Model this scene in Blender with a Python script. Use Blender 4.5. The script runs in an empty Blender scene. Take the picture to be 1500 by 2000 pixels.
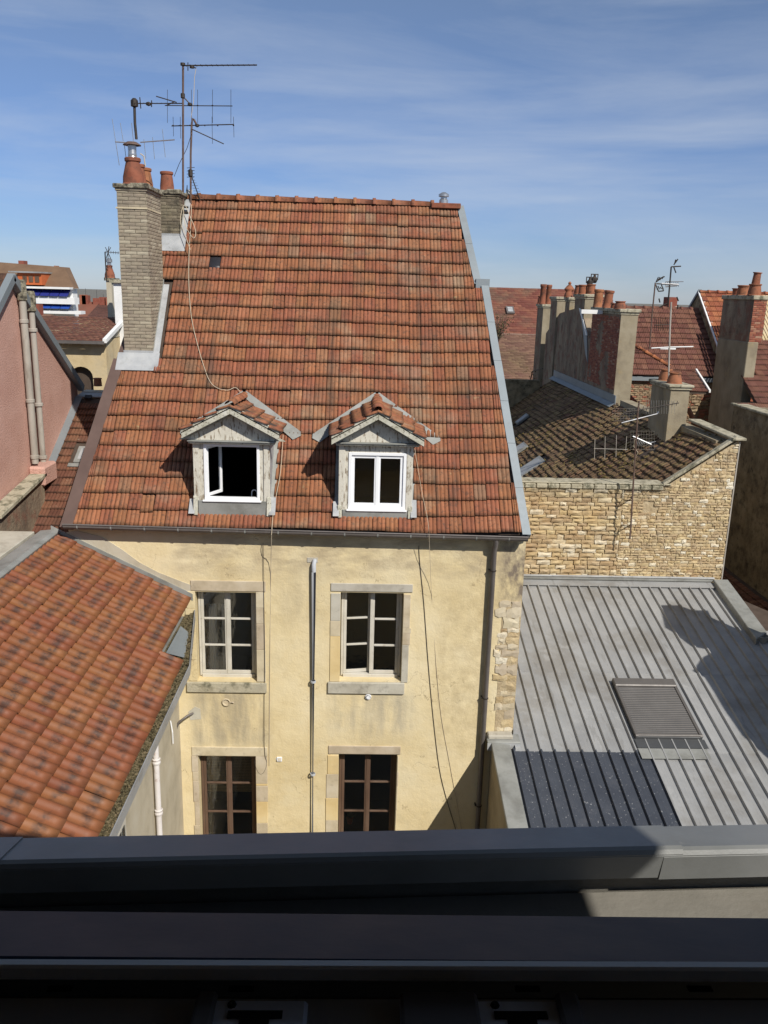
import bpy, math, random
import numpy as np
from mathutils import Vector, Matrix, noise
random.seed(7)
R_ = random.Random(11)
SC = bpy.context.scene
COL = SC.collection
V = Vector
# ------------------------------------------------------------------ camera, world, sun, exposure
FL = 1650.0 / 1500.0                      # focal length in picture widths
YAW, PITCH, ROLL = math.radians(1.7), math.radians(14.6), math.radians(1.52)
CAM = V((0, 0, 14.0))
fw = V((math.sin(YAW) * math.cos(PITCH), math.cos(YAW) * math.cos(PITCH), -math.sin(PITCH)))
rt = V((math.cos(YAW), -math.sin(YAW), 0)); up = rt.cross(fw)
RT = rt * math.cos(ROLL) + up * math.sin(ROLL)
UP = up * math.cos(ROLL) - rt * math.sin(ROLL)
cd = bpy.data.cameras.new('camera'); cam = bpy.data.objects.new('camera', cd); COL.objects.link(cam)
cam.matrix_world = Matrix(((RT.x, UP.x, -fw.x, CAM.x), (RT.y, UP.y, -fw.y, CAM.y), (RT.z, UP.z, -fw.z, CAM.z), (0, 0, 0, 1)))
cd.sensor_fit = 'HORIZONTAL'; cd.sensor_width = 36; cd.lens = 36 * FL
cd.clip_start = 0.05; cd.clip_end = 3000
SC.camera = cam
SUN_AZ, SUN_EL = math.radians(34), math.radians(42)     # azimuth: from straight behind the camera towards the right
S = V((math.sin(SUN_AZ) * math.cos(SUN_EL), -math.cos(SUN_AZ) * math.cos(SUN_EL), math.sin(SUN_EL)))
ld = bpy.data.lights.new('sun', 'SUN'); ld.energy = 5.0; ld.angle = math.radians(0.53); ld.color = (1.0, 0.945, 0.86)
lo = bpy.data.objects.new('sun', ld); COL.objects.link(lo); lo.rotation_euler = S.to_track_quat('Z', 'Y').to_euler()
W = bpy.data.worlds.new('World'); SC.world = W; W.use_nodes = True
nt = W.node_tree; nt.nodes.clear()
def N(t, nt, **k):
    n = nt.nodes.new(t)
    for a, b in k.items(): setattr(n, a, b)
    return n
wo = N('ShaderNodeOutputWorld', nt); bg = N('ShaderNodeBackground', nt); bg.inputs[1].default_value = 0.088
sky = N('ShaderNodeTexSky', nt, sky_type='NISHITA', sun_disc=False)
sky.sun_elevation = SUN_EL; sky.sun_rotation = math.atan2(S.x, S.y)
sky.air_density = 1.0; sky.dust_density = 0.0; sky.ozone_density = 3.5; sky.altitude = 200
tc = N('ShaderNodeTexCoord', nt)
# thin cirrus veils, drawn out along one direction of the sky
mp = N('ShaderNodeMapping', nt); mp.inputs['Rotation'].default_value = (0.1, -0.75, 0.2); mp.inputs['Scale'].default_value = (1.0, 1.2, 4.2)
nz = N('ShaderNodeTexNoise', nt); nz.inputs['Scale'].default_value = 1.6; nz.inputs['Detail'].default_value = 9; nz.inputs['Roughness'].default_value = 0.6; nz.inputs['Distortion'].default_value = 0.5
mp2 = N('ShaderNodeMapping', nt); mp2.inputs['Rotation'].default_value = (-0.2, 0.35, 0.1); mp2.inputs['Scale'].default_value = (0.9, 1.5, 9)
nz2 = N('ShaderNodeTexNoise', nt); nz2.inputs['Scale'].default_value = 2.4; nz2.inputs['Detail'].default_value = 8; nz2.inputs['Distortion'].default_value = 0.3
r1 = N('ShaderNodeMapRange', nt); r1.inputs[1].default_value = 0.42; r1.inputs[2].default_value = 0.8; r1.inputs[4].default_value = 0.42
r2 = N('ShaderNodeMapRange', nt); r2.inputs[1].default_value = 0.5; r2.inputs[2].default_value = 0.8; r2.inputs[4].default_value = 0.36
ad = N('ShaderNodeMath', nt, operation='ADD')
mx = N('ShaderNodeMix', nt, data_type='RGBA'); mx.inputs[7].default_value = (7.0, 7.6, 8.4, 1)
L = nt.links.new
L(tc.outputs['Generated'], mp.inputs[0]); L(mp.outputs[0], nz.inputs[0]); L(nz.outputs[0], r1.inputs[0])
L(tc.outputs['Generated'], mp2.inputs[0]); L(mp2.outputs[0], nz2.inputs[0]); L(nz2.outputs[0], r2.inputs[0])
L(r1.outputs[0], ad.inputs[0]); L(r2.outputs[0], ad.inputs[1]); L(ad.outputs[0], mx.inputs[0])
sx_ = N('ShaderNodeSeparateXYZ', nt); L(tc.outputs['Generated'], sx_.inputs[0])
el_ = N('ShaderNodeValToRGB', nt); e_ = el_.color_ramp.elements
e_[0].position = 0.0; e_[0].color = (0.52, 0.64, 0.98, 1); e_[1].position = 0.55; e_[1].color = (1.65, 1.36, 1.14, 1)
q_ = e_.new(0.13); q_.color = (0.66, 0.74, 1.0, 1); q_ = e_.new(0.32); q_.color = (1.16, 1.04, 1.03, 1)
L(sx_.outputs[2], el_.inputs[0])
tn = N('ShaderNodeMix', nt, data_type='RGBA', blend_type='MULTIPLY'); tn.inputs[0].default_value = 1.0
L(sky.outputs[0], tn.inputs[6]); L(el_.outputs[0], tn.inputs[7]); L(tn.outputs[2], mx.inputs[6]); L(mx.outputs[2], bg.inputs[0]); L(bg.outputs[0], wo.inputs[0])
vs = SC.view_settings; vs.view_transform = 'Standard'; vs.look = 'None'; vs.exposure = 0.0; vs.gamma = 1; vs.use_curve_mapping = False

# ------------------------------------------------------------------ points of the place from sight lines
def ray(px, py): return fw + RT * ((px - 750) / 1650) - UP * ((py - 1000) / 1650)
def onY(px, py, Y): r = ray(px, py); return CAM + r * (Y / r.y)
def onX(px, py, X): r = ray(px, py); return CAM + r * (X / r.x)
def onZ(px, py, Z): r = ray(px, py); return CAM + r * ((Z - CAM.z) / r.z)
def onP(px, py, pl):
    r = ray(px, py); p, n = pl
    return CAM + r * ((p - CAM).dot(n) / r.dot(n))

# ------------------------------------------------------------------ materials
MATS = {}
def rgb(c): return (c[0], c[1], c[2], 1)
def mat(name, cols, scale=2.0, stretch=(1, 1, 1), var=0.0, alt=None, altf=0.0, spots=(), rough=0.85, metal=0.0, bump=(), detail=7, spec=0.3, lo=0.3, hi=0.7, edge=None, rects=(), blotch=None, coat=0.0, groove=None, ribs=0.0, cont=False, cracks=None):
    """cols: two or three base colours mixed by a noise in world space; var: value spread between pieces; spots: overlays
    (colour, scale, lo, hi, strength, stretch); edge: (colour, strength) dirt at the lower lip of a tile; rects: stains with a place of their own."""
    m = bpy.data.materials.new(name); m.use_nodes = True; t = m.node_tree; t.nodes.clear(); L = t.links.new
    out = N('ShaderNodeOutputMaterial', t); b = N('ShaderNodeBsdfPrincipled', t); L(b.outputs[0], out.inputs[0])
    b.inputs['Roughness'].default_value = rough; b.inputs['Metallic'].default_value = metal
    b.inputs['Specular IOR Level'].default_value = spec; b.inputs['Coat Weight'].default_value = coat
    g = N('ShaderNodeNewGeometry', t); oi = N('ShaderNodeObjectInfo', t); at = N('ShaderNodeAttribute', t); at.attribute_name = 'rnd'
    pos = g.outputs['Position']
    if var or altf:
        a0 = N('ShaderNodeMath', t, operation='ADD'); L(oi.outputs['Random'], a0.inputs[0]); L(at.outputs['Fac'], a0.inputs[1])
        fr = N('ShaderNodeMath', t, operation='FRACT'); L(a0.outputs[0], fr.inputs[0]); rnd = fr.outputs[0]
        # every piece reads another patch of the noise
        cb = N('ShaderNodeVectorMath', t, operation='SCALE'); cb.inputs[0].default_value = (37, 23, 51); L(rnd, cb.inputs['Scale'])
        av = N('ShaderNodeVectorMath', t, operation='ADD'); L(pos, av.inputs[0]); L(cb.outputs[0], av.inputs[1]); ppos = av.outputs[0]
    else: ppos = pos
    def noise_n(scale, stretch=(1, 1, 1), detail=7, src=pos, rough=0.6):
        mp = N('ShaderNodeMapping', t); mp.inputs['Scale'].default_value = stretch
        L(src, mp.inputs[0]); n = N('ShaderNodeTexNoise', t); n.inputs['Scale'].default_value = scale; n.inputs['Detail'].default_value = detail
        n.inputs['Roughness'].default_value = rough
        L(mp.outputs[0], n.inputs[0]); return n.outputs[0]
    def mrange(src, lo, hi, a=0.0, c=1.0):
        r = N('ShaderNodeMapRange', t); r.inputs[1].default_value = lo; r.inputs[2].default_value = hi; r.inputs[3].default_value = a; r.inputs[4].default_value = c
        L(src, r.inputs[0]); return r.outputs[0]
    def mul(a, c):
        k = N('ShaderNodeMath', t, operation='MULTIPLY'); 
        for i, s in enumerate((a, c)):
            if isinstance(s, (int, float)): k.inputs[i].default_value = s
            else: L(s, k.inputs[i])
        return k.outputs[0]
    def mixc(f, A, B):
        k = N('ShaderNodeMix', t, data_type='RGBA')
        L(f, k.inputs[0]) if not isinstance(f, (int, float)) else setattr(k.inputs[0], 'default_value', f)
        for i, s in ((6, A), (7, B)):
            if isinstance(s, tuple): k.inputs[i].default_value = rgb(s)
            else: L(s, k.inputs[i])
        return k.outputs[2]
    f = mrange(noise_n(scale, stretch, detail, pos if cont else ppos), lo, hi)
    cr = N('ShaderNodeValToRGB', t); e = cr.color_ramp.elements
    e[0].color = rgb(cols[0]); e[1].color = rgb(cols[-1])
    if len(cols) == 3: q = e.new(0.5); q.color = rgb(cols[1])
    L(f, cr.inputs[0]); c = cr.outputs[0]
    if altf: c = mixc(mrange(rnd, 1 - altf - 0.06, 1 - altf + 0.06), c, alt)
    if blotch:                                   # fired darker patch across the middle of each tile
        tv = N('ShaderNodeAttribute', t); tv.attribute_name = 'tv'
        m1 = mul(mrange(tv.outputs['Fac'], 0.30, 0.45), mrange(tv.outputs['Fac'], 0.80, 0.62))
        c = mixc(mul(mul(mul(m1, mrange(noise_n(3.4, (1, 1, 1), 3, pos), 0.40, 0.52)), mrange(noise_n(22, (.5, 1, .5), 6, pos), 0.36, 0.56, .35, 1)), blotch[1]), c, blotch[0])
    for s in spots:
        col, sc, l0, h0, st = s[:5]; sx = s[5] if len(s) > 5 else (1, 1, 1)
        c = mixc(mul(mrange(noise_n(sc, sx, 6, pos, 0.65), l0, h0), st), c, col)
    if ribs:
        rs = mrange(noise_n(1.0, (11.0, .35, .35), 3, ppos), .3, .7, 1 - ribs, 1 + ribs); hs = N('ShaderNodeHueSaturation', t); L(rs, hs.inputs['Value']); L(c, hs.inputs['Color']); c = hs.outputs[0]
    if groove:
        gv = N('ShaderNodeAttribute', t); gv.attribute_name = 'gr'; c = mixc(mul(mrange(gv.outputs['Fac'], .25, 1), groove[1]), c, groove[0])
    if edge:
        tv = N('ShaderNodeAttribute', t); tv.attribute_name = 'tv'
        m1 = mrange(tv.outputs['Fac'], 0.24, 0.0)
        c = mixc(mul(mul(m1, mrange(noise_n(7, (1, 1, 1), 5, ppos), 0.3, 0.6)), edge[1]), c, edge[0])
    if cracks:
        cn = noise_n(cracks[1], (1, 1, 1), 5, pos, .55); ab = N('ShaderNodeMath', t, operation='ABSOLUTE'); sb = N('ShaderNodeMath', t, operation='SUBTRACT'); L(cn, sb.inputs[0]); sb.inputs[1].default_value = .5; L(sb.outputs[0], ab.inputs[0])
        c = mixc(mul(mul(mrange(ab.outputs[0], cracks[2], 0), mrange(noise_n(cracks[1] * .8 + .3, (1, 1, 1), 3, ppos), .53, .6)), cracks[3]), c, cracks[0])
    for (x0, x1, z0, z1, sx, col, st) in rects:  # stain inside a soft rectangle of the wall (x, z)
        sp = N('ShaderNodeSeparateXYZ', t); L(pos, sp.inputs[0])
        fx = 0.12; fz = 0.25
        k = mul(mul(mrange(sp.outputs[0], x0 - fx, x0 + fx), mrange(sp.outputs[0], x1 + fx, x1 - fx)), mul(mrange(sp.outputs[2], z0 - fz, z0 + fz), mrange(sp.outputs[2], z1 + .08, z1 - .08)))
        c = mixc(mul(mul(k, mrange(noise_n(4.5, sx, 7), 0.35, 0.65)), st), c, col)
    if var:
        h = N('ShaderNodeHueSaturation', t); L(mrange(rnd, 0, 1, 1 - var, 1 + var), h.inputs['Value']); 
        L(mrange(mul(rnd, 7.13), 0, 7.13, 0.492, 0.508), h.inputs['Hue']); L(c, h.inputs['Color']); c = h.outputs[0]
    L(c, b.inputs['Base Color'])
    prev = None
    for (sc, st, di) in bump:
        bn = N('ShaderNodeBump', t); bn.inputs['Strength'].default_value = st; bn.inputs['Distance'].default_value = di
        L(noise_n(sc, (1, 1, 1), 8), bn.inputs['Height'])
        if prev: L(prev, bn.inputs['Normal'])
        prev = bn.outputs[0]
    if prev: L(prev, b.inputs['Normal'])
    rr = N('ShaderNodeMapRange', t); rr.inputs[3].default_value = max(0.03, rough - 0.12); rr.inputs[4].default_value = min(1, rough + 0.12)
    L(noise_n(9), rr.inputs[0]); L(rr.outputs[0], b.inputs['Roughness'])
    MATS[name] = m; return m

def glass(name, tint=(0.02, 0.025, 0.03), alpha=0.35):
    m = bpy.data.materials.new(name); m.use_nodes = True; t = m.node_tree; t.nodes.clear(); L = t.links.new
    out = N('ShaderNodeOutputMaterial', t); gl = N('ShaderNodeBsdfGlossy', t); gl.inputs['Roughness'].default_value = 0.03
    tr = N('ShaderNodeBsdfTransparent', t); tr.inputs[0].default_value = (0.9, 0.92, 0.92, 1); ms = N('ShaderNodeMixShader', t); fr = N('ShaderNodeFresnel', t); fr.inputs[0].default_value = 1.45
    nz = N('ShaderNodeTexNoise', t); nz.inputs['Scale'].default_value = 2.5; bp = N('ShaderNodeBump', t); bp.inputs['Strength'].default_value = 0.05; bp.inputs['Distance'].default_value = 0.05
    L(nz.outputs[0], bp.inputs['Height']); L(bp.outputs[0], gl.inputs['Normal'])
    fa = N('ShaderNodeMath', t, operation='ADD'); fa.inputs[1].default_value = 0.11; L(fr.outputs[0], fa.inputs[0]); L(fa.outputs[0], ms.inputs[0]); L(tr.outputs[0], ms.inputs[1]); L(gl.outputs[0], ms.inputs[2]); L(ms.outputs[0], out.inputs[0])
    MATS[name] = m; return m

# ------------------------------------------------------------------ mesh builder
class MB:
    def __init__(s): s.v = []; s.f = []; s.r = []
    def add(s, vs, fs, rnd=0.0):
        o = len(s.v); s.v += [tuple(v) for v in vs]; s.f += [tuple(i + o for i in f) for f in fs]; s.r += [rnd] * len(fs); return s
    def quad(s, a, b, c, d, rnd=0.0): return s.add((a, b, c, d), ((0, 1, 2, 3),), rnd)
    def poly(s, pts): return s.add(pts, (tuple(range(len(pts))),))
    def box(s, x0, x1, y0, y1, z0, z1, rnd=0.0):
        return s.add([(x0, y0, z0), (x1, y0, z0), (x1, y1, z0), (x0, y1, z0), (x0, y0, z1), (x1, y0, z1), (x1, y1, z1), (x0, y1, z1)],
                     [(0, 3, 2, 1), (4, 5, 6, 7), (0, 1, 5, 4), (1, 2, 6, 5), (2, 3, 7, 6), (3, 0, 4, 7)], rnd)
    def obox(s, o, a, b, c, rnd=0.0):       # parallelepiped from a corner and three edges
        o, a, b, c = V(o), V(a), V(b), V(c)
        return s.add([o, o + a, o + a + b, o + b, o + c, o + a + c, o + a + b + c, o + b + c],
                     [(0, 3, 2, 1), (4, 5, 6, 7), (0, 1, 5, 4), (1, 2, 6, 5), (2, 3, 7, 6), (3, 0, 4, 7)], rnd)
    def prism(s, pts, vec):
        pts = [V(p) for p in pts]; n = len(pts); vec = V(vec)
        return s.add(pts + [p + vec for p in pts], [tuple(range(n))[::-1], tuple(range(n, 2 * n))] + [(i, (i + 1) % n, n + (i + 1) % n, n + i) for i in range(n)])
    def strip(s, p, q, wv, nv):             # bar from p to q with width vector wv and thickness vector nv
        return s.obox(V(p) - V(wv) / 2, V(q) - V(p), wv, nv)
    def tube(s, pts, r, n=8, caps=True):
        pts = [V(p) for p in pts]; rs = r if isinstance(r, (list, tuple)) else [r] * len(pts)
        vs = []; fs = []; ref = V((0, 0, 1))
        d0 = (pts[1] - pts[0]).normalized()
        if abs(d0.z) > 0.9: ref = V((0, 1, 0))
        for i, p in enumerate(pts):
            d = ((pts[min(i + 1, len(pts) - 1)] - p).normalized() + (p - pts[max(i - 1, 0)]).normalized())
            d = d.normalized() if d.length > 1e-6 else d0
            a = d.cross(ref); a = a.normalized() if a.length > 1e-4 else V((1, 0, 0)); b = d.cross(a).normalized()
            for k in range(n):
                t = 2 * math.pi * k / n; vs.append(p + (a * math.cos(t) + b * math.sin(t)) * rs[i])
        for i in range(len(pts) - 1):
            for k in range(n): fs.append((i * n + k, i * n + (k + 1) % n, (i + 1) * n + (k + 1) % n, (i + 1) * n + k))
        if caps: fs += [tuple(range(n)), tuple(range((len(pts) - 1) * n, len(pts) * n))[::-1]]
        return s.add(vs, fs)
    def lathe(s, c, prof, n=14, axis=V((0, 0, 1))):
        c = V(c); ax = V(axis).normalized(); a = ax.cross(V((0, 1, 0.01))).normalized(); b = ax.cross(a)
        vs = [c + ax * h + (a * math.cos(2 * math.pi * k / n) + b * math.sin(2 * math.pi * k / n)) * r for r, h in prof for k in range(n)]
        fs = [(i * n + k, i * n + (k + 1) % n, (i + 1) * n + (k + 1) % n, (i + 1) * n + k) for i in range(len(prof) - 1) for k in range(n)]
        return s.add(vs, fs)
    def build(s, name, m, parent=None, label=None, kind=None, bev=0.0, smooth=False, fix=True):
        me = bpy.data.meshes.new(name); me.from_pydata(s.v, [], s.f)
        if any(s.r):
            at = me.attributes.new('rnd', 'FLOAT', 'FACE'); at.data.foreach_set('value', s.r)
        if fix:
            import bmesh
            bm = bmesh.new(); bm.from_mesh(me); bmesh.ops.recalc_face_normals(bm, faces=bm.faces[:]); bm.to_mesh(me); bm.free()
        me.materials.append(m if not isinstance(m, str) else MATS[m])
        if smooth: me.polygons.foreach_set('use_smooth', [True] * len(me.polygons))
        o = bpy.data.objects.new(name, me); COL.objects.link(o)
        if smooth:
            md = o.modifiers.new('e', 'EDGE_SPLIT'); md.split_angle = math.radians(40)
        if bev:
            md = o.modifiers.new('b', 'BEVEL'); md.width = bev; md.segments = 1; md.limit_method = 'ANGLE'
        if parent: child(o, parent)
        if label: o['label'] = label
        if kind: o['kind'] = kind
        return o
WM = {}
def child(o, parent, Mw=None):
    o.parent = parent; o.matrix_parent_inverse = WM.get(parent.name, Matrix.Identity(4)).inverted()
    if Mw is not None: o.matrix_basis = Mw; WM[o.name] = Mw
def thing(name, label, cat, loc, group=None):
    o = bpy.data.objects.new(name, None); COL.objects.link(o); o.empty_display_size = 0.2; o.location = loc
    WM[o.name] = Matrix.Translation(V(loc)); o['label'] = label; o['category'] = cat
    if group: o['group'] = group
    return o
def tag(o, label, cat, group=None):
    o['label'] = label; o['category'] = cat
    if group: o['group'] = group
    return o
def inst(name, me, Mw, parent):
    o = bpy.data.objects.new(name, me); COL.objects.link(o); child(o, parent, Mw); return o

# ------------------------------------------------------------------ tiles
def tile_mesh(kind, w, g):
    """one roof tile: x across, y up the slope, z off the roof; lower lip at y=0"""
    if kind == 'fluted':      # three flutes and a deep side joint
        pr = []
        for k in range(3):
            for q, h in ((0.0, 0.0), (0.12, 0.019), (0.5, 0.024), (0.88, 0.019)): pr.append(((k + q) / 3, h - (0.012 if (k == 0 and q == 0) else 0)))
        pr.append((1.0, -0.012)); h0, h1, lip = 0.046, 0.004, 0.040
    elif kind == 'roman':     # broad pan and one high roll
        pr = [(i / 12, 0.040 * (math.sin(math.pi * min(1, max(0, (i / 12 - 0.42) / 0.58))) ** 1.1) - 0.012 * math.sin(math.pi * min(1, (i / 12) / 0.42))) for i in range(13)]
        h0, h1, lip = 0.030, 0.004, 0.030
    elif kind == 'double':    # two shallow pans
        pr = [(0, -0.006), (0.05, 0.02), (0.12, 0.02), (0.2, 0.0), (0.45, 0.002), (0.5, 0.014), (0.56, 0.002), (0.86, 0.0), (0.94, 0.012), (1, 0.006)]
        h0, h1, lip = 0.036, 0.004, 0.03
    else:                     # flat clay tile
        pr = [(0.0, -0.004), (0.02, 0.0), (0.5, 0.003), (0.98, 0.0), (1.0, -0.004)]; h0, h1, lip = 0.028, 0.004, 0.022
    vs, fs, tv = [], [], []
    n = len(pr); ys = (0.0, 0.35 * g, g * 1.06)
    for j, y in enumerate(ys):
        for x, h in pr: vs.append((x * w, y, h + h0 + (h1 - h0) * y / (g * 1.06))); tv.append(y / g)
    for x, h in pr: vs.append((x * w, 0.003, h + h0 - lip)); tv.append(0.0)
    for j in range(2):
        for i in range(n - 1): fs.append((j * n + i, j * n + i + 1, (j + 1) * n + i + 1, (j + 1) * n + i))
    for i in range(n - 1): fs.append((3 * n + i, 3 * n + i + 1, i + 1, i))
    GRV.clear(); GRV.extend([1.0 if (h < 0.004 and kind in ('fluted', 'double')) else 0.0 for x, h in pr] * 4)
    return vs, fs, tv
GRV = []
def mesh_from(name, vs, fs, tv, m, rnd=None):
    me = bpy.data.meshes.new(name); me.from_pydata([tuple(v) for v in vs], [], fs)
    a = me.attributes.new('tv', 'FLOAT', 'POINT'); a.data.foreach_set('value', tv)
    if GRV and len(vs) % len(GRV) == 0: a = me.attributes.new('gr', 'FLOAT', 'POINT'); a.data.foreach_set('value', GRV * (len(vs) // len(GRV)))
    if rnd is not None: a = me.attributes.new('rnd', 'FLOAT', 'FACE'); a.data.foreach_set('value', rnd)
    me.materials.append(MATS[m]); me.polygons.foreach_set('use_smooth', [True] * len(fs)); return me
def lay_tiles(parent, kind, m, O, U, Wv, rows, gauge, width, spans, limit=300, name='tile', jit=1.0, stagger=0.0, minw=0.25, seed=3, wave=0.0, sagv=0.0):
    """spans(v0, v1) -> list of (u0, u1) filled with tiles in the row between slope distances v0 and v1"""
    rr = random.Random(seed); U, Wv = V(U).normalized(), V(Wv).normalized(); Nn = U.cross(Wv)
    vs, fs, tv = tile_mesh(kind, width, gauge); out = []
    for r in range(rows):
        v = r * gauge; sag = 0.004 * math.sin(r * 2.3)
        for (u0, u1) in spans(v, v + gauge):
            off = stagger * width * (r % 2)
            k = math.floor((u0 - off) / width)
            while k * width + off < u1 - 1e-4:
                a, b = max(u0, k * width + off), min(u1, (k + 1) * width + off); k += 1
                if b - a < minw * width: continue
                jz = rr.uniform(-0.003, 0.005) * jit; jv = rr.uniform(-0.006, 0.006) * jit; an = rr.gauss(0, 0.006) * jit; ti = rr.gauss(0, 0.006) * jit
                if jit == 1.0 and rr.random() < .012: jv -= rr.uniform(.02, .05); an += rr.uniform(-.05, .05); jz += .008
                wz = wave * noise.noise(V((a * 0.5, v * 0.5, seed)))
                sg = sagv * noise.noise(V((a * .45, v * .22, seed + 5))) + sagv * .35 * noise.noise(V((a * 1.4, v * 1.1, seed + 9)))
                P = V(O) + U * a + Wv * (v + jv + sag + sg) + Nn * (jz + wz)
                Ux = (U + Wv * an + Nn * ti).normalized(); Wx = (Wv - U * an).normalized()
                sx = (b - a) / width
                M = Matrix(((Ux.x * sx, Wx.x, Nn.x, P.x), (Ux.y * sx, Wx.y, Nn.y, P.y), (Ux.z * sx, Wx.z, Nn.z, P.z), (0, 0, 0, 1)))
                out.append(((P - CAM).length, M))
    out.sort(key=lambda q: q[0])
    me = mesh_from(name, vs, fs, tv, m)
    for d, M in out[:limit]: inst(name, me, M, parent)
    rest = out[limit:]
    if rest:
        A = np.array([list(v) + [1] for v in vs]).T; F = np.array(fs); allv = []; allf = []; rn = []
        for i, (d, M) in enumerate(rest):
            allv.append((np.array(M) @ A)[:3].T); allf.append(F + i * len(vs)); rn += [rr.random() * .999] * len(fs)
        me2 = mesh_from(name + '_field', np.concatenate(allv).tolist(), np.concatenate(allf).tolist(), tv * len(rest), m, rn)
        o = bpy.data.objects.new(name + '_field', me2); COL.objects.link(o); child(o, parent); o['kind'] = 'stuff'
def ridge_tiles(parent, a, b, r, m, step=0.4, name='ridge_tile', collar=True):
    a, b = V(a), V(b); n = max(1, int(round((b - a).length / step))); d = (b - a) / n
    nn = 9; U = d.normalized(); S_ = U.cross(V((0, 0, 1))).normalized(); Z = S_.cross(U)
    vs, fs = [], []
    L_ = d.length
    for (x, q) in ((0, r * 1.0), (L_ * .86, r * 0.9), (L_ * .86, r * 1.16), (L_ * 1.03, r * 1.2), (L_ * 1.03, r * .8)):
        for k in range(nn):
            t = math.pi * (k / (nn - 1)) ; vs.append((x, math.cos(t) * q, math.sin(t) * q * 0.85 - 0.3 * r))
    for j in range(4):
        for k in range(nn - 1): fs.append((j * nn + k, j * nn + k + 1, (j + 1) * nn + k + 1, (j + 1) * nn + k))
    me = mesh_from(name, vs, fs, [0.6] * len(vs), m)
    for i in range(n):
        P = a + d * i + V((0, 0, R_.uniform(-.004, .006)))
        M = Matrix(((U.x, S_.x, Z.x, P.x), (U.y, S_.y, Z.y, P.y), (U.z, S_.z, Z.z, P.z), (0, 0, 0, 1)))
        inst(name, me, M, parent)

# ------------------------------------------------------------------ masonry pieces on a face
def stone_mesh(name, m, seed, ragged=0.1):
    """unit block: x 0..1 along, z 0..1 up, front towards -y (depth 1)"""
    rr = random.Random(seed); vs = []; fs = []
    nx, nz_ = 4, 3
    for j in range(nz_):
        for i in range(nx):
            u, w_ = i / (nx - 1), j / (nz_ - 1); e = (i in (0, nx - 1)) or (j in (0, nz_ - 1))
            vs.append((u + rr.uniform(-1, 1) * ragged * .35, (0.35 if e else 0.0) + rr.uniform(-.2, .2) * ragged * 3, w_ + rr.uniform(-1, 1) * ragged))
    for j in range(nz_ - 1):
        for i in range(nx - 1): a = j * nx + i; fs.append((a, a + 1, a + nx + 1, a + nx))
    ring = [0, 1, 2, 3, 7, 11, 10, 9, 8, 4]; o = len(vs)
    for k in ring: vs.append((vs[k][0], 1.4, vs[k][2]))
    for k in range(len(ring)): a, b = ring[k], ring[(k + 1) % len(ring)]; fs.append((a, o + k, o + (k + 1) % len(ring), b))
    me = bpy.data.meshes.new(name); me.from_pydata(vs, [], fs); me.materials.append(MATS[m]); return me
def lay_blocks(parent, name, m, O, U, Nout, width, height, rowh, blen, gap, proud, limit=300, keep=None, seed=5, ragged=0.1, bond=False, nvar=6):
    """courses of blocks over a rectangular face; O lower corner, U along it, Nout outwards, Z up"""
    rr = random.Random(seed); U = V(U).normalized(); Nn = V(Nout).normalized(); Z = V((0, 0, 1)); items = []; z = 0.0; row = 0
    while z < height - 0.02:
        h = rr.uniform(*rowh); u = -(blen[0] * .5 * (row % 2)) if bond else -rr.uniform(0, blen[0])
        if z + h > height: h = height - z
        while u < width:
            l = rr.uniform(*blen); a, b = max(0, u), min(width, u + l); u += l
            if b - a < 0.04: continue
            P = V(O) + U * a + Z * z
            if keep and not keep(P + U * (b - a) / 2 + Z * h / 2, a, b, z, h): continue
            pr = proud * rr.uniform(0.5, 1.4)
            M = Matrix(((U.x * (b - a - gap), -Nn.x * pr, 0, P.x + U.x * gap / 2 + Nn.x * pr), (U.y * (b - a - gap), -Nn.y * pr, 0, P.y + U.y * gap / 2 + Nn.y * pr), (0, 0, h - gap, P.z + gap / 2), (0, 0, 0, 1)))
            items.append((-(b - a) * h, (P - CAM).length, M))
        z += h; row += 1
    items.sort(key=lambda q: q[1]); ms = [stone_mesh(name, m, seed + i, ragged) for i in range(nvar)]
    for k, (a_, d, M) in enumerate(items[:limit]): inst(name, ms[k % nvar], M, parent)
    rest = items[limit:]
    if rest:
        mb = MB(); base = [([v.co.copy() for v in q.vertices], [tuple(p.vertices) for p in q.polygons]) for q in ms]
        for k, (a_, d, M) in enumerate(rest):
            vs, fs = base[k % nvar]; mb.add([M @ v for v in vs], fs, rr.random())
        mb.build(name + '_field', m, parent, kind='stuff', fix=False)

def interval_minus(spans, holes):
    for (h0, h1) in holes:
        o = []
        for (a, b) in spans:
            if h1 <= a or h0 >= b: o.append((a, b)); continue
            if h0 > a: o.append((a, h0))
            if h1 < b: o.append((h1, b))
        spans = o
    return spans
def wall_with_holes(mb, x0, x1, z0, z1, y0, y1, holes):
    """vertical wall in the XZ plane, thickness y0..y1, rectangular openings (x0,x1,z0,z1)"""
    xs = sorted({x0, x1, *[h[0] for h in holes], *[h[1] for h in holes]})
    for a, b in zip(xs[:-1], xs[1:]):
        if b - a < 1e-6: continue
        seg = [(z0, z1)]; seg = interval_minus(seg, [(h[2], h[3]) for h in holes if h[0] <= a + 1e-6 and h[1] >= b - 1e-6])
        for (p, q) in seg: mb.box(a, b, y0, y1, p, q)
def pot(parent, c, h, r0, r1, m='terracotta', tilt=V((0, 0, 1)), name='chimney_pot', rim=True):
    prof = [(r0 * 1.08, 0), (r0 * 1.05, h * .06), (r0, h * .08), (r0 * .93 + r1 * .07, h * .3), (r1, h * .84), (r1 * 1.16, h * .87), (r1 * 1.18, h * .97), (r1 * 1.05, h), (r1 * .8, h), (r1 * .78, h * .6), (0.001, h * .6)]
    return MB().lathe(c, prof, 16, tilt).build(name, m, parent, smooth=True)
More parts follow.
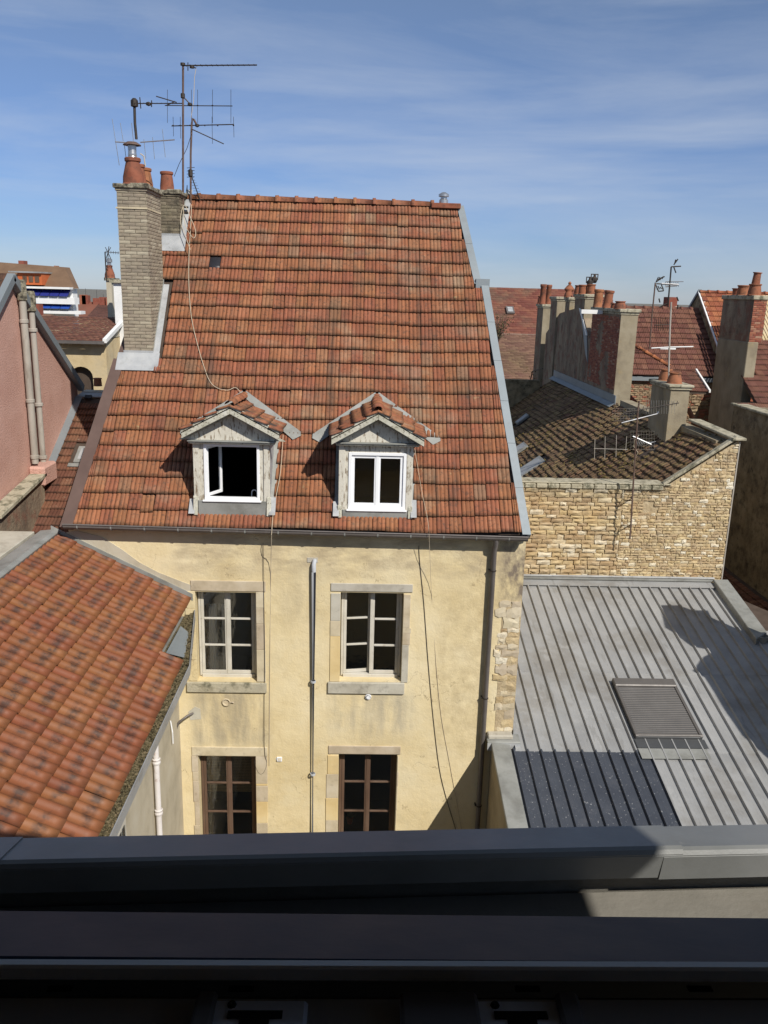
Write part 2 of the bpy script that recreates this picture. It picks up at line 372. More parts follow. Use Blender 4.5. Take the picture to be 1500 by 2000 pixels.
def yagi(mb, a, b, n, ed, lens, r=0.006, rb=0.01):
    a, b = V(a), V(b); ed = V(ed).normalized(); mb.tube([a, b], rb, 6)
    for i in range(n):
        p = a.lerp(b, (i + .5) / n); l = lens[0] + (lens[1] - lens[0]) * i / max(1, n - 1); mb.tube([p - ed * l, p + ed * l], r, 5)
# ------------------------------------------------------------------ the palette
mat('tile_orange', [(.225, .084, .040), (.265, .102, .050), (.30, .128, .067)], 1.6, (1, 1, 1), cont=True, var=.06, alt=(.19, .12, .085), altf=.012, groove=((.05, .024, .015), .85), ribs=.24,
    spots=[((.10, .075, .05), 1.1, .52, .72, .55), ((.42, .36, .22), 24, .66, .73, .7), ((.08, .05, .035), 16, .54, .62, .6), ((.24, .19, .13), .8, .54, .66, .4), ((.06, .045, .035), 2.6, .56, .68, .5, (1.6, .14, .14)), ((.34, .28, .15), 5.5, .66, .72, .5), ((.50, .30, .06), 9, .76, .8, .8)], edge=((.04, .03, .018), .8), rough=.85, bump=((60, .5, .004),))
mat('tile_glazed', [(.155, .052, .021), (.205, .072, .028), (.235, .088, .038)], 1.2, var=.06, blotch=((.05, .028, .020), .85),
    spots=[((.34, .24, .17), 34, .68, .74, .7), ((.12, .08, .06), 2.2, .55, .75, .35)], edge=((.05, .032, .02), .5), rough=.55, spec=.28, bump=((80, .25, .002),))
mat('tile_brown', [(.105, .045, .027), (.16, .068, .04), (.19, .095, .058)], 1.5, var=.2, spots=[((.40, .34, .24), 14, .62, .7, .7), ((.06, .045, .03), 1.6, .5, .7, .5)], edge=((.03, .022, .015), .8), rough=.9, bump=((50, .4, .004),))
mat('tile_moss', [(.15, .085, .05), (.21, .125, .07), (.175, .12, .06)], 1.6, var=.3, spots=[((.22, .16, .065), 4.2, .47, .58, .7), ((.03, .022, .015), 6, .52, .66, .7), ((.20, .085, .055), 1.3, .54, .66, .6)], edge=((.02, .018, .01), .9), rough=.95, bump=((30, .9, .015),))
mat('moss', [(.06, .048, .018), (.13, .10, .038), (.19, .145, .06)], 9, rough=1, bump=((60, 1, .01),), spec=.1)
mat('tile_red', [(.12, .050, .034), (.165, .070, .048), (.195, .09, .064)], 1.3, var=.15, groove=((.04, .025, .02), .7), spots=[((.07, .045, .035), .8, .5, .7, .5), ((.35, .28, .2), 22, .7, .76, .5)], edge=((.03, .02, .016), .7), rough=.88)
mat('tile_far', [(.15, .052, .035), (.19, .07, .048)], .6, var=.2, spots=[((.13, .09, .06), .5, .45, .65, .7)], rough=.9)
mat('tile_farbrown', [(.14, .075, .052), (.19, .105, .075)], .8, var=.22, spots=[((.10, .085, .04), .35, .5, .7, .5)], rough=.9)
mat('tile_bright', [(.26, .085, .04), (.34, .12, .06)], 1.3, var=.2, spots=[((.12, .07, .05), .9, .5, .7, .4)], edge=((.05, .03, .02), .6), rough=.85)
mat('slate_brown', [(.12, .07, .045), (.16, .095, .06)], 1, var=.15, rough=.9)
mat('terracotta', [(.20, .07, .035), (.30, .115, .06), (.22, .09, .05)], 3, var=.15, spots=[((.06, .045, .035), 5, .5, .68, .7), ((.35, .27, .2), 12, .66, .74, .5)], rough=.85, bump=((30, .3, .006),))
mat('brick_buff', [(.27, .225, .165), (.33, .28, .205), (.235, .20, .15)], 2.5, var=.10, alt=(.40, .35, .27), altf=.05, spots=[((.17, .15, .12), 1.6, .52, .72, .5)], rough=.95, bump=((45, .5, .005),))
mat('brick_sooty', [(.10, .085, .06), (.19, .16, .11), (.25, .21, .15)], 3.0, var=.2, spots=[((.05, .045, .035), 4, .5, .65, .7)], rough=.95, bump=((40, .6, .006),))
mat('mortar_buff', [(.14, .12, .09), (.20, .17, .12)], 6, rough=1)
mat('cap_lichen', [(.05, .045, .035), (.20, .18, .13), (.36, .33, .25)], 9, detail=9, rough=1, bump=((25, 1, .02),), lo=.38, hi=.64)
mat('brick_red', [(.21, .065, .04), (.30, .10, .06), (.24, .11, .075)], 3, var=.25, alt=(.30, .17, .12), altf=.10, rough=.92, bump=((45, .5, .005),))
mat('mortar', [(.24, .20, .15), (.33, .28, .21)], 6, rough=1, bump=((30, .5, .01),))
mat('limestone', [(.36, .26, .135), (.49, .38, .22), (.56, .46, .30)], 3, var=.16, alt=(.60, .54, .43), altf=.12, spots=[((.20, .15, .095), 2.8, .5, .68, .65), ((.42, .26, .11), 1.3, .5, .68, .4)], rects=[(3.8, 7.9, 9.1, 9.5, (1, 1, 1), (.15, .125, .09), 1.0), (3.8, 6.2, 7.2, 9.0, (1, 1, 1), (.40, .26, .12), .5)], rough=.95, bump=((26, .9, .015), (90, .5, .004)))
mat('limestone_dark', [(.15, .115, .07), (.27, .215, .13), (.33, .27, .18)], 3, var=.22, spots=[((.05, .045, .03), 4, .45, .65, .8)], rough=.97, bump=((26, .9, .02),))
mat('lime_mortar', [(.38, .29, .17), (.52, .42, .27)], 5, spots=[((.20, .14, .08), 9, .55, .7, .5)], rough=1, bump=((22, 1, .02), (70, .8, .008)))
mat('plaster_yellow', [(.55, .405, .185), (.66, .51, .265), (.70, .57, .33)], 0.9, spots=[((.60, .53, .36), 1.7, .5, .7, .5), ((.40, .30, .16), 4.0, .60, .78, .45), ((.26, .20, .11), 38, .71, .77, .5), ((.50, .41, .25), 2.2, .56, .7, .35, (1, 1, .25))],
    rects=[], rough=.93, bump=((6, .25, .02), (55, .35, .004)))
mat('plaster_pink', [(.50, .285, .225), (.56, .335, .27), (.60, .37, .305)], 1.2, spots=[((.42, .20, .15), .8, .5, .75, .4), ((.36, .19, .15), 30, .5, .68, .5)], rough=.95, bump=((30, 1, .02),))
mat('plaster_cream', [(.44, .34, .19), (.55, .44, .26), (.50, .42, .28)], 1.3, spots=[((.62, .56, .42), 1.6, .62, .72, .6), ((.26, .2, .13), 1.2, .58, .78, .6)], rough=.95, bump=((12, .4, .02),))
mat('plaster_grey', [(.36, .32, .24), (.46, .41, .31), (.50, .46, .37)], 1.3, spots=[((.26, .22, .15), 1.8, .55, .75, .5, (1, 1, .3))], rough=.95, bump=((14, .4, .01),))
mat('render_olive', [(.20, .165, .115), (.285, .24, .165), (.33, .285, .205)], 1.6, spots=[((.36, .27, .12), 1.8, .58, .72, .5), ((.11, .095, .06), 2.5, .55, .75, .6, (1, 1, .3))], rough=.95, bump=((18, .5, .015),))
mat('render_dark', [(.11, .085, .055), (.22, .175, .11), (.30, .25, .17)], 2.2, spots=[((.05, .04, .028), 3.5, .5, .66, .8), ((.24, .18, .11), 1.0, .5, .66, .5)], rough=.97, bump=((16, .9, .03),))
mat('wall_worn', [(.13, .095, .07), (.24, .185, .13), (.32, .26, .18)], 1.6, stretch=(1, 1, .4), spots=[((.20, .09, .06), 2.2, .5, .62, .75), ((.06, .05, .04), 3, .56, .7, .7), ((.40, .35, .27), 2.8, .64, .72, .5)], rough=.97, bump=((14, .9, .03),))
mat('zinc', [(.29, .292, .29), (.345, .347, .343), (.385, .385, .378)], 1.1, spots=[((.24, .225, .20), .8, .5, .62, .6), ((.42, .42, .41), 2.2, .6, .66, .5), ((.19, .185, .17), 1.4, .6, .64, .4, (3, .5, 1)), ((.5, .5, .48), 40, .71, .77, .5), ((.20, .20, .19), 7, .64, .76, .35)], rough=.55, metal=.25, var=.05, spec=.4)
mat('zinc_dull', [(.20, .20, .185), (.28, .285, .265), (.33, .33, .31)], 2.0, spots=[((.13, .125, .105), 2.5, .5, .7, .5), ((.42, .42, .40), 15, .66, .75, .4)], rough=.6, metal=.2)
mat('zinc_verge', [(.22, .25, .265), (.27, .30, .315)], 1.5, spots=[((.17, .18, .18), 3, .5, .7, .4)], rough=.55, metal=.3)
mat('lead_light', [(.27, .28, .285), (.37, .38, .385), (.44, .445, .44)], 3.0, spots=[((.25, .25, .24), 5, .52, .7, .6), ((.12, .11, .10), 8, .62, .74, .4)], rough=.65, metal=.1)
mat('gutter_zinc', [(.13, .115, .105), (.19, .17, .16)], 2.0, spots=[((.30, .29, .28), 6, .6, .7, .4)], rough=.5, metal=.3)
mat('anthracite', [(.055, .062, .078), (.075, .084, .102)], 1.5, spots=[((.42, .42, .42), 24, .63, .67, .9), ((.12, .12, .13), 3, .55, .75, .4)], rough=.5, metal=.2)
mat('verge_brown', [(.115, .075, .062), (.15, .098, .080)], 3, rough=.5, metal=.2)
mat('stone_block', [(.42, .35, .235), (.52, .44, .31), (.58, .51, .39)], 2.5, var=.10, spots=[((.22, .18, .13), 6, .58, .74, .6), ((.33, .27, .18), 2.5, .5, .7, .5)], rough=.93, bump=((40, .5, .005),))
mat('stone_grey', [(.34, .31, .25), (.44, .41, .34), (.50, .47, .40)], 2.5, var=.08, spots=[((.2, .18, .15), 6, .56, .72, .6)], rough=.93, bump=((40, .5, .005),))
mat('stone_cap', [(.26, .23, .16), (.42, .38, .28), (.36, .33, .25)], 4, spots=[((.08, .08, .05), 5, .5, .64, .8)], rough=.97, bump=((25, .8, .015),))
mat('paint_worn', [(.46, .43, .35), (.60, .57, .49), (.67, .64, .57)], 3, spots=[((.19, .14, .09), 22, .53, .60, .9, (1, 1, .25)), ((.40, .37, .29), 3, .48, .65, .5), ((.20, .15, .10), 2.2, .60, .66, .7, (1.5, 1, .4))], rough=.85, bump=((35, .7, .006),))
mat('board_worn', [(.34, .33, .25), (.47, .455, .37), (.57, .55, .47)], 5, spots=[((.14, .12, .085), 26, .54, .62, .75, (1, 1, 1)), ((.60, .59, .54), 9, .58, .7, .6)], rough=.9, bump=((35, .8, .006),), detail=9)
mat('sash_white', [(.47, .44, .37), (.60, .575, .51)], 3, spots=[((.35, .30, .24), 12, .60, .70, .7)], rough=.6)
mat('pvc_white', [(.78, .79, .80), (.83, .84, .85)], 2, rough=.35)
mat('wood_brown', [(.075, .045, .03), (.115, .07, .047), (.15, .10, .07)], 4, stretch=(1, 1, .2), spots=[((.24, .17, .12), 7, .62, .74, .5)], rough=.6)
mat('stone_mixed', [(.22, .15, .09), (.34, .25, .15), (.40, .31, .20)], 3, var=.2, alt=(.30, .115, .075), altf=.35, spots=[((.08, .065, .045), 4, .5, .65, .6)], rough=.97, bump=((26, .9, .02),))
mat('wood_dark', [(.055, .04, .03), (.09, .065, .05)], 4, rough=.85)
mat('white_paint', [(.70, .70, .68), (.80, .80, .78)], 2, spots=[((.5, .48, .44), 6, .6, .75, .4)], rough=.6)
mat('curtain', [(.78, .76, .72), (.85, .83, .80)], 3, rough=.95)
mat('blind_straw', [(.42, .28, .12), (.50, .35, .16)], 3, rough=.8)
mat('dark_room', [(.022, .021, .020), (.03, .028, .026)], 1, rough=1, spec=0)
mat('metal_dark', [(.035, .032, .03), (.07, .055, .045)], 8, rough=.6, metal=.5)
mat('metal_rust', [(.10, .06, .045), (.17, .12, .10)], 8, rough=.75, metal=.3)
mat('metal_bright', [(.42, .42, .42), (.58, .58, .58)], 8, rough=.35, metal=.8)
mat('fibre_cement', [(.28, .25, .215), (.36, .33, .285), (.42, .38, .34)], 3, stretch=(1, 1, .3), spots=[((.15, .12, .095), 5, .56, .72, .6, (1, 1, .3))], rough=.85)
mat('pvc_grey', [(.40, .42, .45), (.47, .49, .52)], 3, rough=.45)
mat('pipe_white', [(.60, .56, .54), (.70, .67, .65)], 3, spots=[((.30, .17, .10), 7, .60, .7, .7)], rough=.5)
mat('cable_cream', [(.45, .38, .27), (.52, .44, .33)], 3, rough=.6)
mat('cable_dark', [(.05, .04, .035), (.07, .06, .05)], 3, rough=.6)
mat('shutter_brown', [(.115, .107, .10), (.145, .135, .127)], 3, rough=.45, metal=.2)
mat('shutter_dark', [(.075, .078, .082), (.095, .098, .10)], 3, rough=.5, metal=.3)
mat('awning_blue', [(.012, .055, .30), (.02, .08, .38)], 1, rough=.8)
mat('awning_navy', [(.015, .02, .16), (.02, .03, .2)], 1, rough=.8)
mat('orange_paint', [(.42, .10, .03), (.48, .13, .045)], 1, rough=.8)
mat('black_tile', [(.018, .018, .022), (.03, .03, .035)], 5, rough=.4)
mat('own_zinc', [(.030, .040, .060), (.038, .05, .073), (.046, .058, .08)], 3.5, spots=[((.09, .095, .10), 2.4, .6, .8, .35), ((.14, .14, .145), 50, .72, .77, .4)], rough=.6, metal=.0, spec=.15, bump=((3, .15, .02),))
mat('own_coping', [(.15, .155, .15), (.19, .195, .19), (.22, .22, .21)], 3.0, spots=[((.30, .295, .28), 9, .66, .74, .5), ((.20, .19, .17), 4, .55, .72, .4)], rough=.42, metal=0, spec=.5, bump=((4, .2, .015),))
mat('own_floor', [(.19, .18, .155), (.235, .22, .19)], 8, spots=[((.15, .13, .10), 3, .55, .72, .5)], rough=.8, bump=((60, .5, .003),))
mat('own_rail', [(.09, .078, .068), (.12, .10, .09)], 4, rough=.6)
mat('own_frame', [(.32, .32, .33), (.38, .38, .39)], 4, rough=.45)
mat('striker', [(.45, .48, .55), (.68, .72, .8)], 18, rough=.45, metal=.1)
mat('ground', [(.13, .12, .10), (.18, .17, .145)], .6, rough=.95)
mat('leaf', [(.05, .055, .02), (.09, .085, .035)], 2, rough=.8)
mat('dirt_moss', [(.045, .035, .02), (.12, .10, .05), (.22, .17, .10)], 22, rough=1, bump=((40, 1, .012),), detail=9, lo=.38, hi=.62)
glass('glass_pane')

# ------------------------------------------------------------------ ground
g = MB().box(-1500, 1500, -300, 2500, -0.6, 0).build('ground', 'ground'); g['kind'] = 'structure'

D = 15.0
# ================================================================== the yellow house
H = thing('yellow_house', 'tall pale yellow rendered house with steep orange tiled roof and two pedimented dormers', 'house', (-1, 17, 0))
YE = 14.80; ZE = 14 - 4.17; YR = 19.95; ZR = 15.897
ZE = onY(600, 1036, YE).z; ZR = onY(640, 396, YR).z
RU = V((1, 0, 0)); RW = V((0, YR - YE, ZR - ZE)).normalized(); RN = RU.cross(RW); RL = math.hypot(YR - YE, ZR - ZE)
RP = (V((0, YE, ZE)), RN)
def roofpt(px, py, lift=0.0): return onP(px, py, (RP[0] + RN * lift, RN))
def rv(p): return (p - RP[0]).dot(RW)
xl = onY(352, 1400, D).x                    # corner with the near left wing
XR = onY(1026, 1080, D).x
win = [  # opening in pixels: x0, x1, ytop, ybottom
    (380.5, 502, 1155.5, 1331), (665.5, 783, 1156.5, 1331), (386.5, 502, 1476.5, 1664), (661.5, 770, 1473, 1664)]
holes = []
for (a, b, t, bt) in win:
    p = onY(a, t, D); q = onY(b, bt, D); holes.append((p.x, q.x, q.z, p.z))
ztop = ZE + 0.22
fl = MB(); GX = onY(133, 1026, D).x; wall_with_holes(fl, GX, XR, 0.0, ztop, D, D + 0.42, holes)
fx = lambda px, py: onY(px, py, D)
def rc(x0, y0, x1, y1, sx, col, st):
    p, q = fx(x0, y0), fx(x1, y1); return (min(p.x, q.x), max(p.x, q.x), min(p.z, q.z), max(p.z, q.z), sx, col, st)
mat('facade_yellow', [(.58, .465, .255), (.68, .565, .34), (.72, .62, .41)], 0.9,
    spots=[((.60, .53, .36), 1.7, .5, .7, .45), ((.42, .32, .17), 3.5, .60, .80, .4), ((.26, .20, .11), 26, .66, .73, .55), ((.50, .41, .25), 2.2, .58, .72, .35, (1, 1, .25))],
    rects=[rc(375, 1350, 525, 1465, (1, 1, .22), (.30, .26, .19), .7), rc(645, 1352, 800, 1440, (1, 1, .22), (.32, .29, .23), .6),
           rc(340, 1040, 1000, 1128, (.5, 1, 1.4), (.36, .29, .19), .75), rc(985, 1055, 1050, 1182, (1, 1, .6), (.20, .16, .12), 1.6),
           rc(860, 1150, 950, 1470, (1.5, 1, 1.5), (.44, .35, .20), .5), rc(540, 1100, 640, 1220, (1, 1, .4), (.46, .38, .24), .5)],
    cracks=((.20, .14, .08), 1.1, .0045, .6), rough=.93, bump=((5, .5, .03), (26, .7, .008)))
fl.build('wall', 'facade_yellow', H)
side = MB(); side.box(XR - .42, XR, D + .42, 24.5, 0, ztop); side.box(GX, GX + .4, D + .42, 24.5, 0, ztop); side.box(GX + .4, XR - .42, 24.1, 24.5, 0, ztop)
side.build('side_wall', 'plaster_cream', H)
# gable ends up to the roof, and the rear slope
XLt, XRt = roofpt(338, 395).x, roofpt(894, 405).x
for (xb, xt, sg) in ((GX + .02, XLt, .2), (XR - .03, XRt, -.2)):
    gb = MB(); gb.add([(xb, D, ztop - .1), (xb, 24.9, ztop), (xt, YR, ZR - .12), (xb + sg, D, ztop - .1), (xb + sg, 24.9, ztop), (xt + sg, YR, ZR - .12)], [(0, 1, 2), (5, 4, 3), (0, 3, 4, 1), (1, 4, 5, 2), (2, 5, 3, 0)])
    gb.build('gable', 'render_olive', H)
# roof deck and tiles.  verges: px lines on the roof plane
LV = [roofpt(137, 1030), roofpt(240, 704), roofpt(338, 395)]
RV = [roofpt(1022, 1046), roofpt(941, 560), roofpt(928, 557), roofpt(893, 404)]
def xat(line, v):
    ps = [(rv(p), p.x) for p in line]
    if v <= ps[0][0]: return ps[0][1] + (v - ps[0][0]) * (ps[1][1] - ps[0][1]) / (ps[1][0] - ps[0][0])
    for (a, xa), (b, xb) in zip(ps[:-1], ps[1:]):
        if v <= b: return xa + (xb - xa) * (v - a) / max(1e-6, b - a)
    return ps[-1][1]
JV = rv(RV[1])
def xright(v): return xat([RV[0], RV[1]], v) if v < JV else xat([RV[2], RV[3]], v)
deck = MB()
deck.quad((XLt, YR, ZR), (XRt, YR, ZR), (XR, 24.9, ztop), (-6, 24.9, ztop))
roof = deck.build('rear_roof', 'tile_brown', H)

# dormers ------------------------------------------------------------------
DORM = []
def dormer_spec(px_apex, px_l, px_r, wall_l, wall_r, base, pe, ps, pf):
    b = roofpt((wall_l + wall_r) / 2, base); Yf = b.y; Yo = Yf - .26
    A = onY(*px_apex, Yo); Lp = onY(*px_l, Yo); Rp = onY(*px_r, Yo)
    cx = A.x; hw = (Rp.x - Lp.x) / 2; ze = (Lp.z + Rp.z) / 2; cx = (Lp.x + Rp.x) / 2
    wl = onY(wall_l, 930, Yf).x; wr = onY(wall_r, 930, Yf).x
    yr = YE + (A.z - ZE) * (YR - YE) / (ZR - ZE); ye = YE + (ze - ZE) * (YR - YE) / (ZR - ZE)
    E = roofpt(*pe); E.x = cx; Ps = roofpt(*ps); Pf = roofpt(*pf); yr = E.y; ye = Ps.y
    return dict(E=E, Ps=Ps, Pf=Pf, Yf=Yf, Yo=Yo, A=V((cx, Yo, A.z)), hw=hw, ze=ze, cx=cx, wl=wl, wr=wr, yr=yr, ye=ye, zb=b.z)
DORM.append(dormer_spec((449, 790), (353, 835), (545, 845), 380, 526, 1003, (470, 775), (553, 837), (583, 851)))
DORM.append(dormer_spec((738, 801), (647, 851), (829, 854), 663, 804, 1008, (733, 778), (830, 840), (855, 861)))
def vof(y): return (y - YE) / (YR - YE) * RL
tile_holes = []
def spans(v0, v1):
    vm = (v0 + v1) / 2; s = [(xat(LV, vm) + .03, xright(vm) - .02)]; hs = []
    for d in DORM:
        vb, ve, vr = vof(d['Yf']) + .05, vof(d['ye']), vof(d['yr'])
        if vb < vm < ve: hs.append((d['wl'] - .06, d['wr'] + .06))
        elif ve <= vm < vr: w_ = d['hw'] * (1 - (vm - ve) / (vr - ve)); hs.append((d['cx'] - w_, d['cx'] + w_))
    for (va, vb, xa, xb) in tile_holes:
        if va < vm < vb: hs.append((xa, xb))
    return interval_minus(s, hs)
# chimney placed on the roof plane
c1 = roofpt(299, 697); CY = c1.y; CX1 = c1.x; CX0 = onY(243, 690, CY).x
CYr = onX(318, 520, CX1).y; CT = onY(260, 360, CY).z
k1 = roofpt(352, 468); KX1 = k1.x; KY = k1.y; KX0 = onY(306, 440, KY).x; KYr = KY + .9; KT = onY(330, 372, KY).z
tile_holes += [(vof(CY) - .02, vof(CYr) + .1, -9, CX1 + .16), (vof(KY) - .22, vof(KYr), KX0 - .2, KX1 + .12), (vof(CY) - .45, vof(CY), -9, onY(301, 712, CY - .2).x)]
bt_ = roofpt(410, 509); bw = .235; bk = math.floor(bt_.x / bw); br = math.floor(rv(bt_) / (RL / 24))
tile_holes.append((br * RL / 24, (br + 1) * RL / 24, bk * bw, (bk + 1) * bw))
deck = MB(); mid = 72; holes_keep = tile_holes; tile_holes = []
for i in range(mid):
    a, b = RL * i / mid, RL * (i + 1) / mid; p = RP[0] + RW * a - RN * .03; q = RP[0] + RW * b - RN * .03
    for (u0, u1) in spans(a, b): deck.quad((u0 - .05, p.y, p.z), (u1 + .05, p.y, p.z), (u1 + .05, q.y, q.z), (u0 - .05, q.y, q.z))
roof = deck.build('roof', 'wood_dark', H); tile_holes = holes_keep
lay_tiles(roof, 'fluted', 'tile_orange', RP[0], RU, RW, 24, RL / 24, .235, spans, seed=4, wave=.02, sagv=.045)
vs_, fs_, tv_ = tile_mesh('flat', bw, RL / 24)
P = RP[0] + RU * (bk * bw) + RW * (br * RL / 24)
o = inst('ventilation_tile', mesh_from('ventilation_tile', vs_, fs_, tv_, 'black_tile'), Matrix(((RU.x, RW.x, RN.x, P.x), (RU.y, RW.y, RN.y, P.y), (RU.z, RW.z, RN.z, P.z), (0, 0, 0, 1))), roof)
ridge_tiles(roof, (XLt + .15, YR + .02, ZR + .03), (XRt - .55, YR + .02, ZR + .03), .14, 'tile_orange', .42)
MB().box(XRt - .6, XRt + .05, YR - .2, YR + .25, ZR - .06, ZR + .05).build('ridge_end_block', 'terracotta', roof, bev=.01)
MB().lathe((XRt - .32, YR, ZR + .03), [(.10, 0), (.10, .10), (.07, .12), (.07, .16), (.115, .17), (.115, .22), (.04, .26), (.001, .26)], 14).build('vent_cap', 'metal_bright', roof, smooth=True)
# verges
def verge(pts, w0, w1, m, name, t=.05, lift=.04):
    for i, (a, b) in enumerate(zip(pts[:-1], pts[1:])):
        a2, b2 = a + RN * lift, b + RN * lift
        MB().add([a2 + RU * w0, b2 + RU * w0, b2 + RU * w1, a2 + RU * w1] + [q - RN * (t + .12) for q in (a2 + RU * w0, b2 + RU * w0, b2 + RU * w1, a2 + RU * w1)],
                 [(0, 1, 2, 3), (7, 6, 5, 4), (0, 4, 5, 1), (1, 5, 6, 2), (2, 6, 7, 3), (3, 7, 4, 0)]).build(name, m, H)
def split(a, b, n): return [a.lerp(b, i / n) for i in range(n + 1)]
for (a, b) in ((RV[0], RV[1]), (RV[2], RV[3])):
    n = max(2, int((b - a).length / .95)); ps = split(a, b, n)
    for i in range(n): verge([ps[i], ps[i + 1] - (ps[i + 1] - ps[i]).normalized() * .006], -.02 + i % 2 * .003, .135 + i % 2 * .003, 'zinc_verge', 'verge_flashing', lift=.05)
verge([LV[0] - RW * .02, LV[1]], -.17, .05, 'verge_brown', 'verge_flashing', t=.0, lift=.06); verge([LV[1], LV[2]], -.12, .05, 'verge_brown', 'verge_flashing')
p = RV[1]; MB().box(p.x - .13, p.x + .16, p.y - .02, p.y + .09, p.z - .1, p.z + .16).build('verge_flashing', 'zinc_verge', H)
# gutter with brackets, downpipe
gx0, gx1 = onY(126, 1026, YE).x, onY(1030, 1050, YE).x
gp = [(-.085, .0), (-.08, -.05), (-.045, -.09), (0, -.10), (.05, -.09), (.085, -.05), (.09, .01)]
zl, zr_ = onY(126, 1024, YE - .08).z, onY(1030, 1049, YE - .08).z; mb = MB()
for i in range(len(gp) - 1):
    (a, za), (b, zb) = gp[i], gp[i + 1]; yc = YE - .02
    mb.quad((gx0, yc + a, zl + za), (gx1, yc + a, zr_ + za), (gx1, yc + b, zr_ + zb), (gx0, yc + b, zl + zb))
mb.tube([(gx0, YE - .105, zl + .004), (gx1, YE - .105, zr_ + .004)], .014, 8)
for s, x in ((1, gx0), (-1, gx1)): mb.poly([(x, YE - .02 + a, (zl if s > 0 else zr_) + za) for a, za in gp])
gut = mb.build('gutter', 'gutter_zinc', H, fix=False)
for i in range(14):
    f = (i + .4) / 14; x = gx0 + (gx1 - gx0) * f; z = zl + (zr_ - zl) * f; q = MB()
    for (a, za), (b, zb) in zip(gp[:-1], gp[1:]): q.obox((x, YE - .02 + a * 1.04, z + za * 1.04 - .004), (.025, 0, 0), (0, (b - a) * 1.04, (zb - za) * 1.04), (0, 0, -.004))
    q.build('bracket', 'zinc_dull', gut)
MB().box(gx0 + .15, XR, YE + .06, D - .003, ZE - .06, ZE + .02).build('soffit_board', 'wood_dark', H)
px0 = onY(966, 1050, D - .1); pxb = onY(944, 1460, D - .1); xp = onY(955, 1250, D - .1).x
dp = MB().tube([(xp, YE - .02, zr_ - .06), (xp, YE - .0, zr_ - .17), (xp, D - .09, zr_ - .32), (xp, D - .09, .2)], .05, 14).build('downpipe', 'gutter_zinc', H, smooth=True)
for py in (1116, 1365, 1575):
    z = onY(955, py, D - .1).z; MB().lathe((xp, D - .09, z), [(.05, 0), (.06, .003), (.06, .022), (.05, .025)], 14).box(xp - .08, xp - .05, D - .1, D, z, z + .02).build('pipe_clip', 'metal_dark', dp)
# centre pipe that comes out of the wall
a = onY(612, 1097, D - .07); xc = onY(612, 1300, D - .07).x
cp = MB().tube([(xc + .01, D + .02, a.z + .0), (xc + .01, D - .03, a.z + .0), (xc, D - .065, a.z - .06), (xc, D - .07, a.z - .2), (xc, D - .07, .2)], .042, 12).build('downpipe', 'pvc_grey', H, smooth=True)
for py in (1330, 1510):
    z = onY(612, py, D).z; MB().lathe((xc, D - .07, z), [(.042, 0), (.052, .003), (.052, .04), (.042, .043)], 12).build('pipe_clip', 'pvc_grey', cp)
MB().box(xc - .13, xc + .07, D - .012, D, a.z - .04, a.z + .06).build('mortar_patch', 'stone_grey', H, bev=.01)

# quoin stones where the render has fallen off, right-hand corner
rr = random.Random(8); zc = onY(1010, 1432, D).z; zt = onY(1010, 1180, D).z; z = zc
k = 0
while z < zt:
    h = rr.uniform(.10, .22); x = XR + .004; base = XR - rr.uniform(.34, .5) * (.65 + .35 * min(1, abs(z - zc) / 1.2))
    while x - base > .1:
        l = min(x - base, rr.uniform(.16, .36)); me = stone_mesh('quoin_stone', 'stone_block' if rr.random() < .2 else 'limestone', k + 50, .2); k += 1
        M = Matrix(((l - .012, 0, 0, x - l), (0, .03, 0, D - .016 - rr.uniform(0, .014)), (0, 0, h - .012, z), (0, 0, 0, 1))); inst('quoin_stone', me, M, H); x -= l
    z += h
MB().box(XR - .36, XR + .003, D - .006, D, zc - .06, zt).build('mortar_bed', 'lime_mortar', H)

# stone window surrounds, pixels on the facade plane
def sblock(px0, py0, px1, py1, m='stone_block', proud=.018, name='surround_stone'):
    p, q = onY(px0, py0, D), onY(px1, py1, D); x0, x1 = min(p.x, q.x), max(p.x, q.x); z0, z1 = min(p.z, q.z), max(p.z, q.z)
    rr = R_; me = MB().box(x0 + .003, x1 - .003, D - proud - rr.uniform(0, .006), D + .2, z0 + .003, z1 - .003).build(name, m, H, bev=.006); return me
HX = [(onY(a, t, D).x, onY(b, bt, D).x, onY(a, bt, D).z, onY(b, t, D).z) for (a, b, t, bt) in win]
def zpx(y, x=500): return onY(x, y, D).z
def surround(i, lx0, lx1, ltop, jl, jr, jly, jry, sill, mats):
    x0, x1, z0, z1 = HX[i]; X = lambda px: onY(px, 1250, D).x
    y0 = win[i][2]
    MB().box(X(lx0), X(lx1), D - .022, D + .25, z1 + .002, zpx(ltop)).build('lintel', mats[0], H, bev=.008)
    for (s, pxe, ys, ml) in ((0, jl, jly, mats[1]), (1, jr, jry, mats[2])):
        if pxe is None: continue
        for k, (ya, yb) in enumerate(zip(ys[:-1], ys[1:])):
            za, zb = min(z1, zpx(ya)), max(zpx(yb), z0 if sill is None else z0); jit = R_.uniform(-.02, .02)
            a, b = (X(pxe) + jit, x0 - .001) if s == 0 else (x1 + .001, X(pxe) + jit)
            MB().box(min(a, b), max(a, b), D - .016 - R_.uniform(0, .006), D + .25, zb + .003, za - .002).build('jamb_stone', ml[k % len(ml)], H, bev=.005)
    if sill:
        MB().box(X(sill[0]), X(sill[1]), D - .05, D + .2, zpx(sill[2]), z0 - .002).build('window_sill', mats[3], H, bev=.012)
    mbx = MB()        # plastered reveals
    mbx.box(x0 + .001, x0 + .012, D + .25, D + .4, z0, z1).box(x1 - .012, x1 - .001, D + .25, D + .4, z0, z1)
    mbx.build('reveal', 'plaster_grey', H)
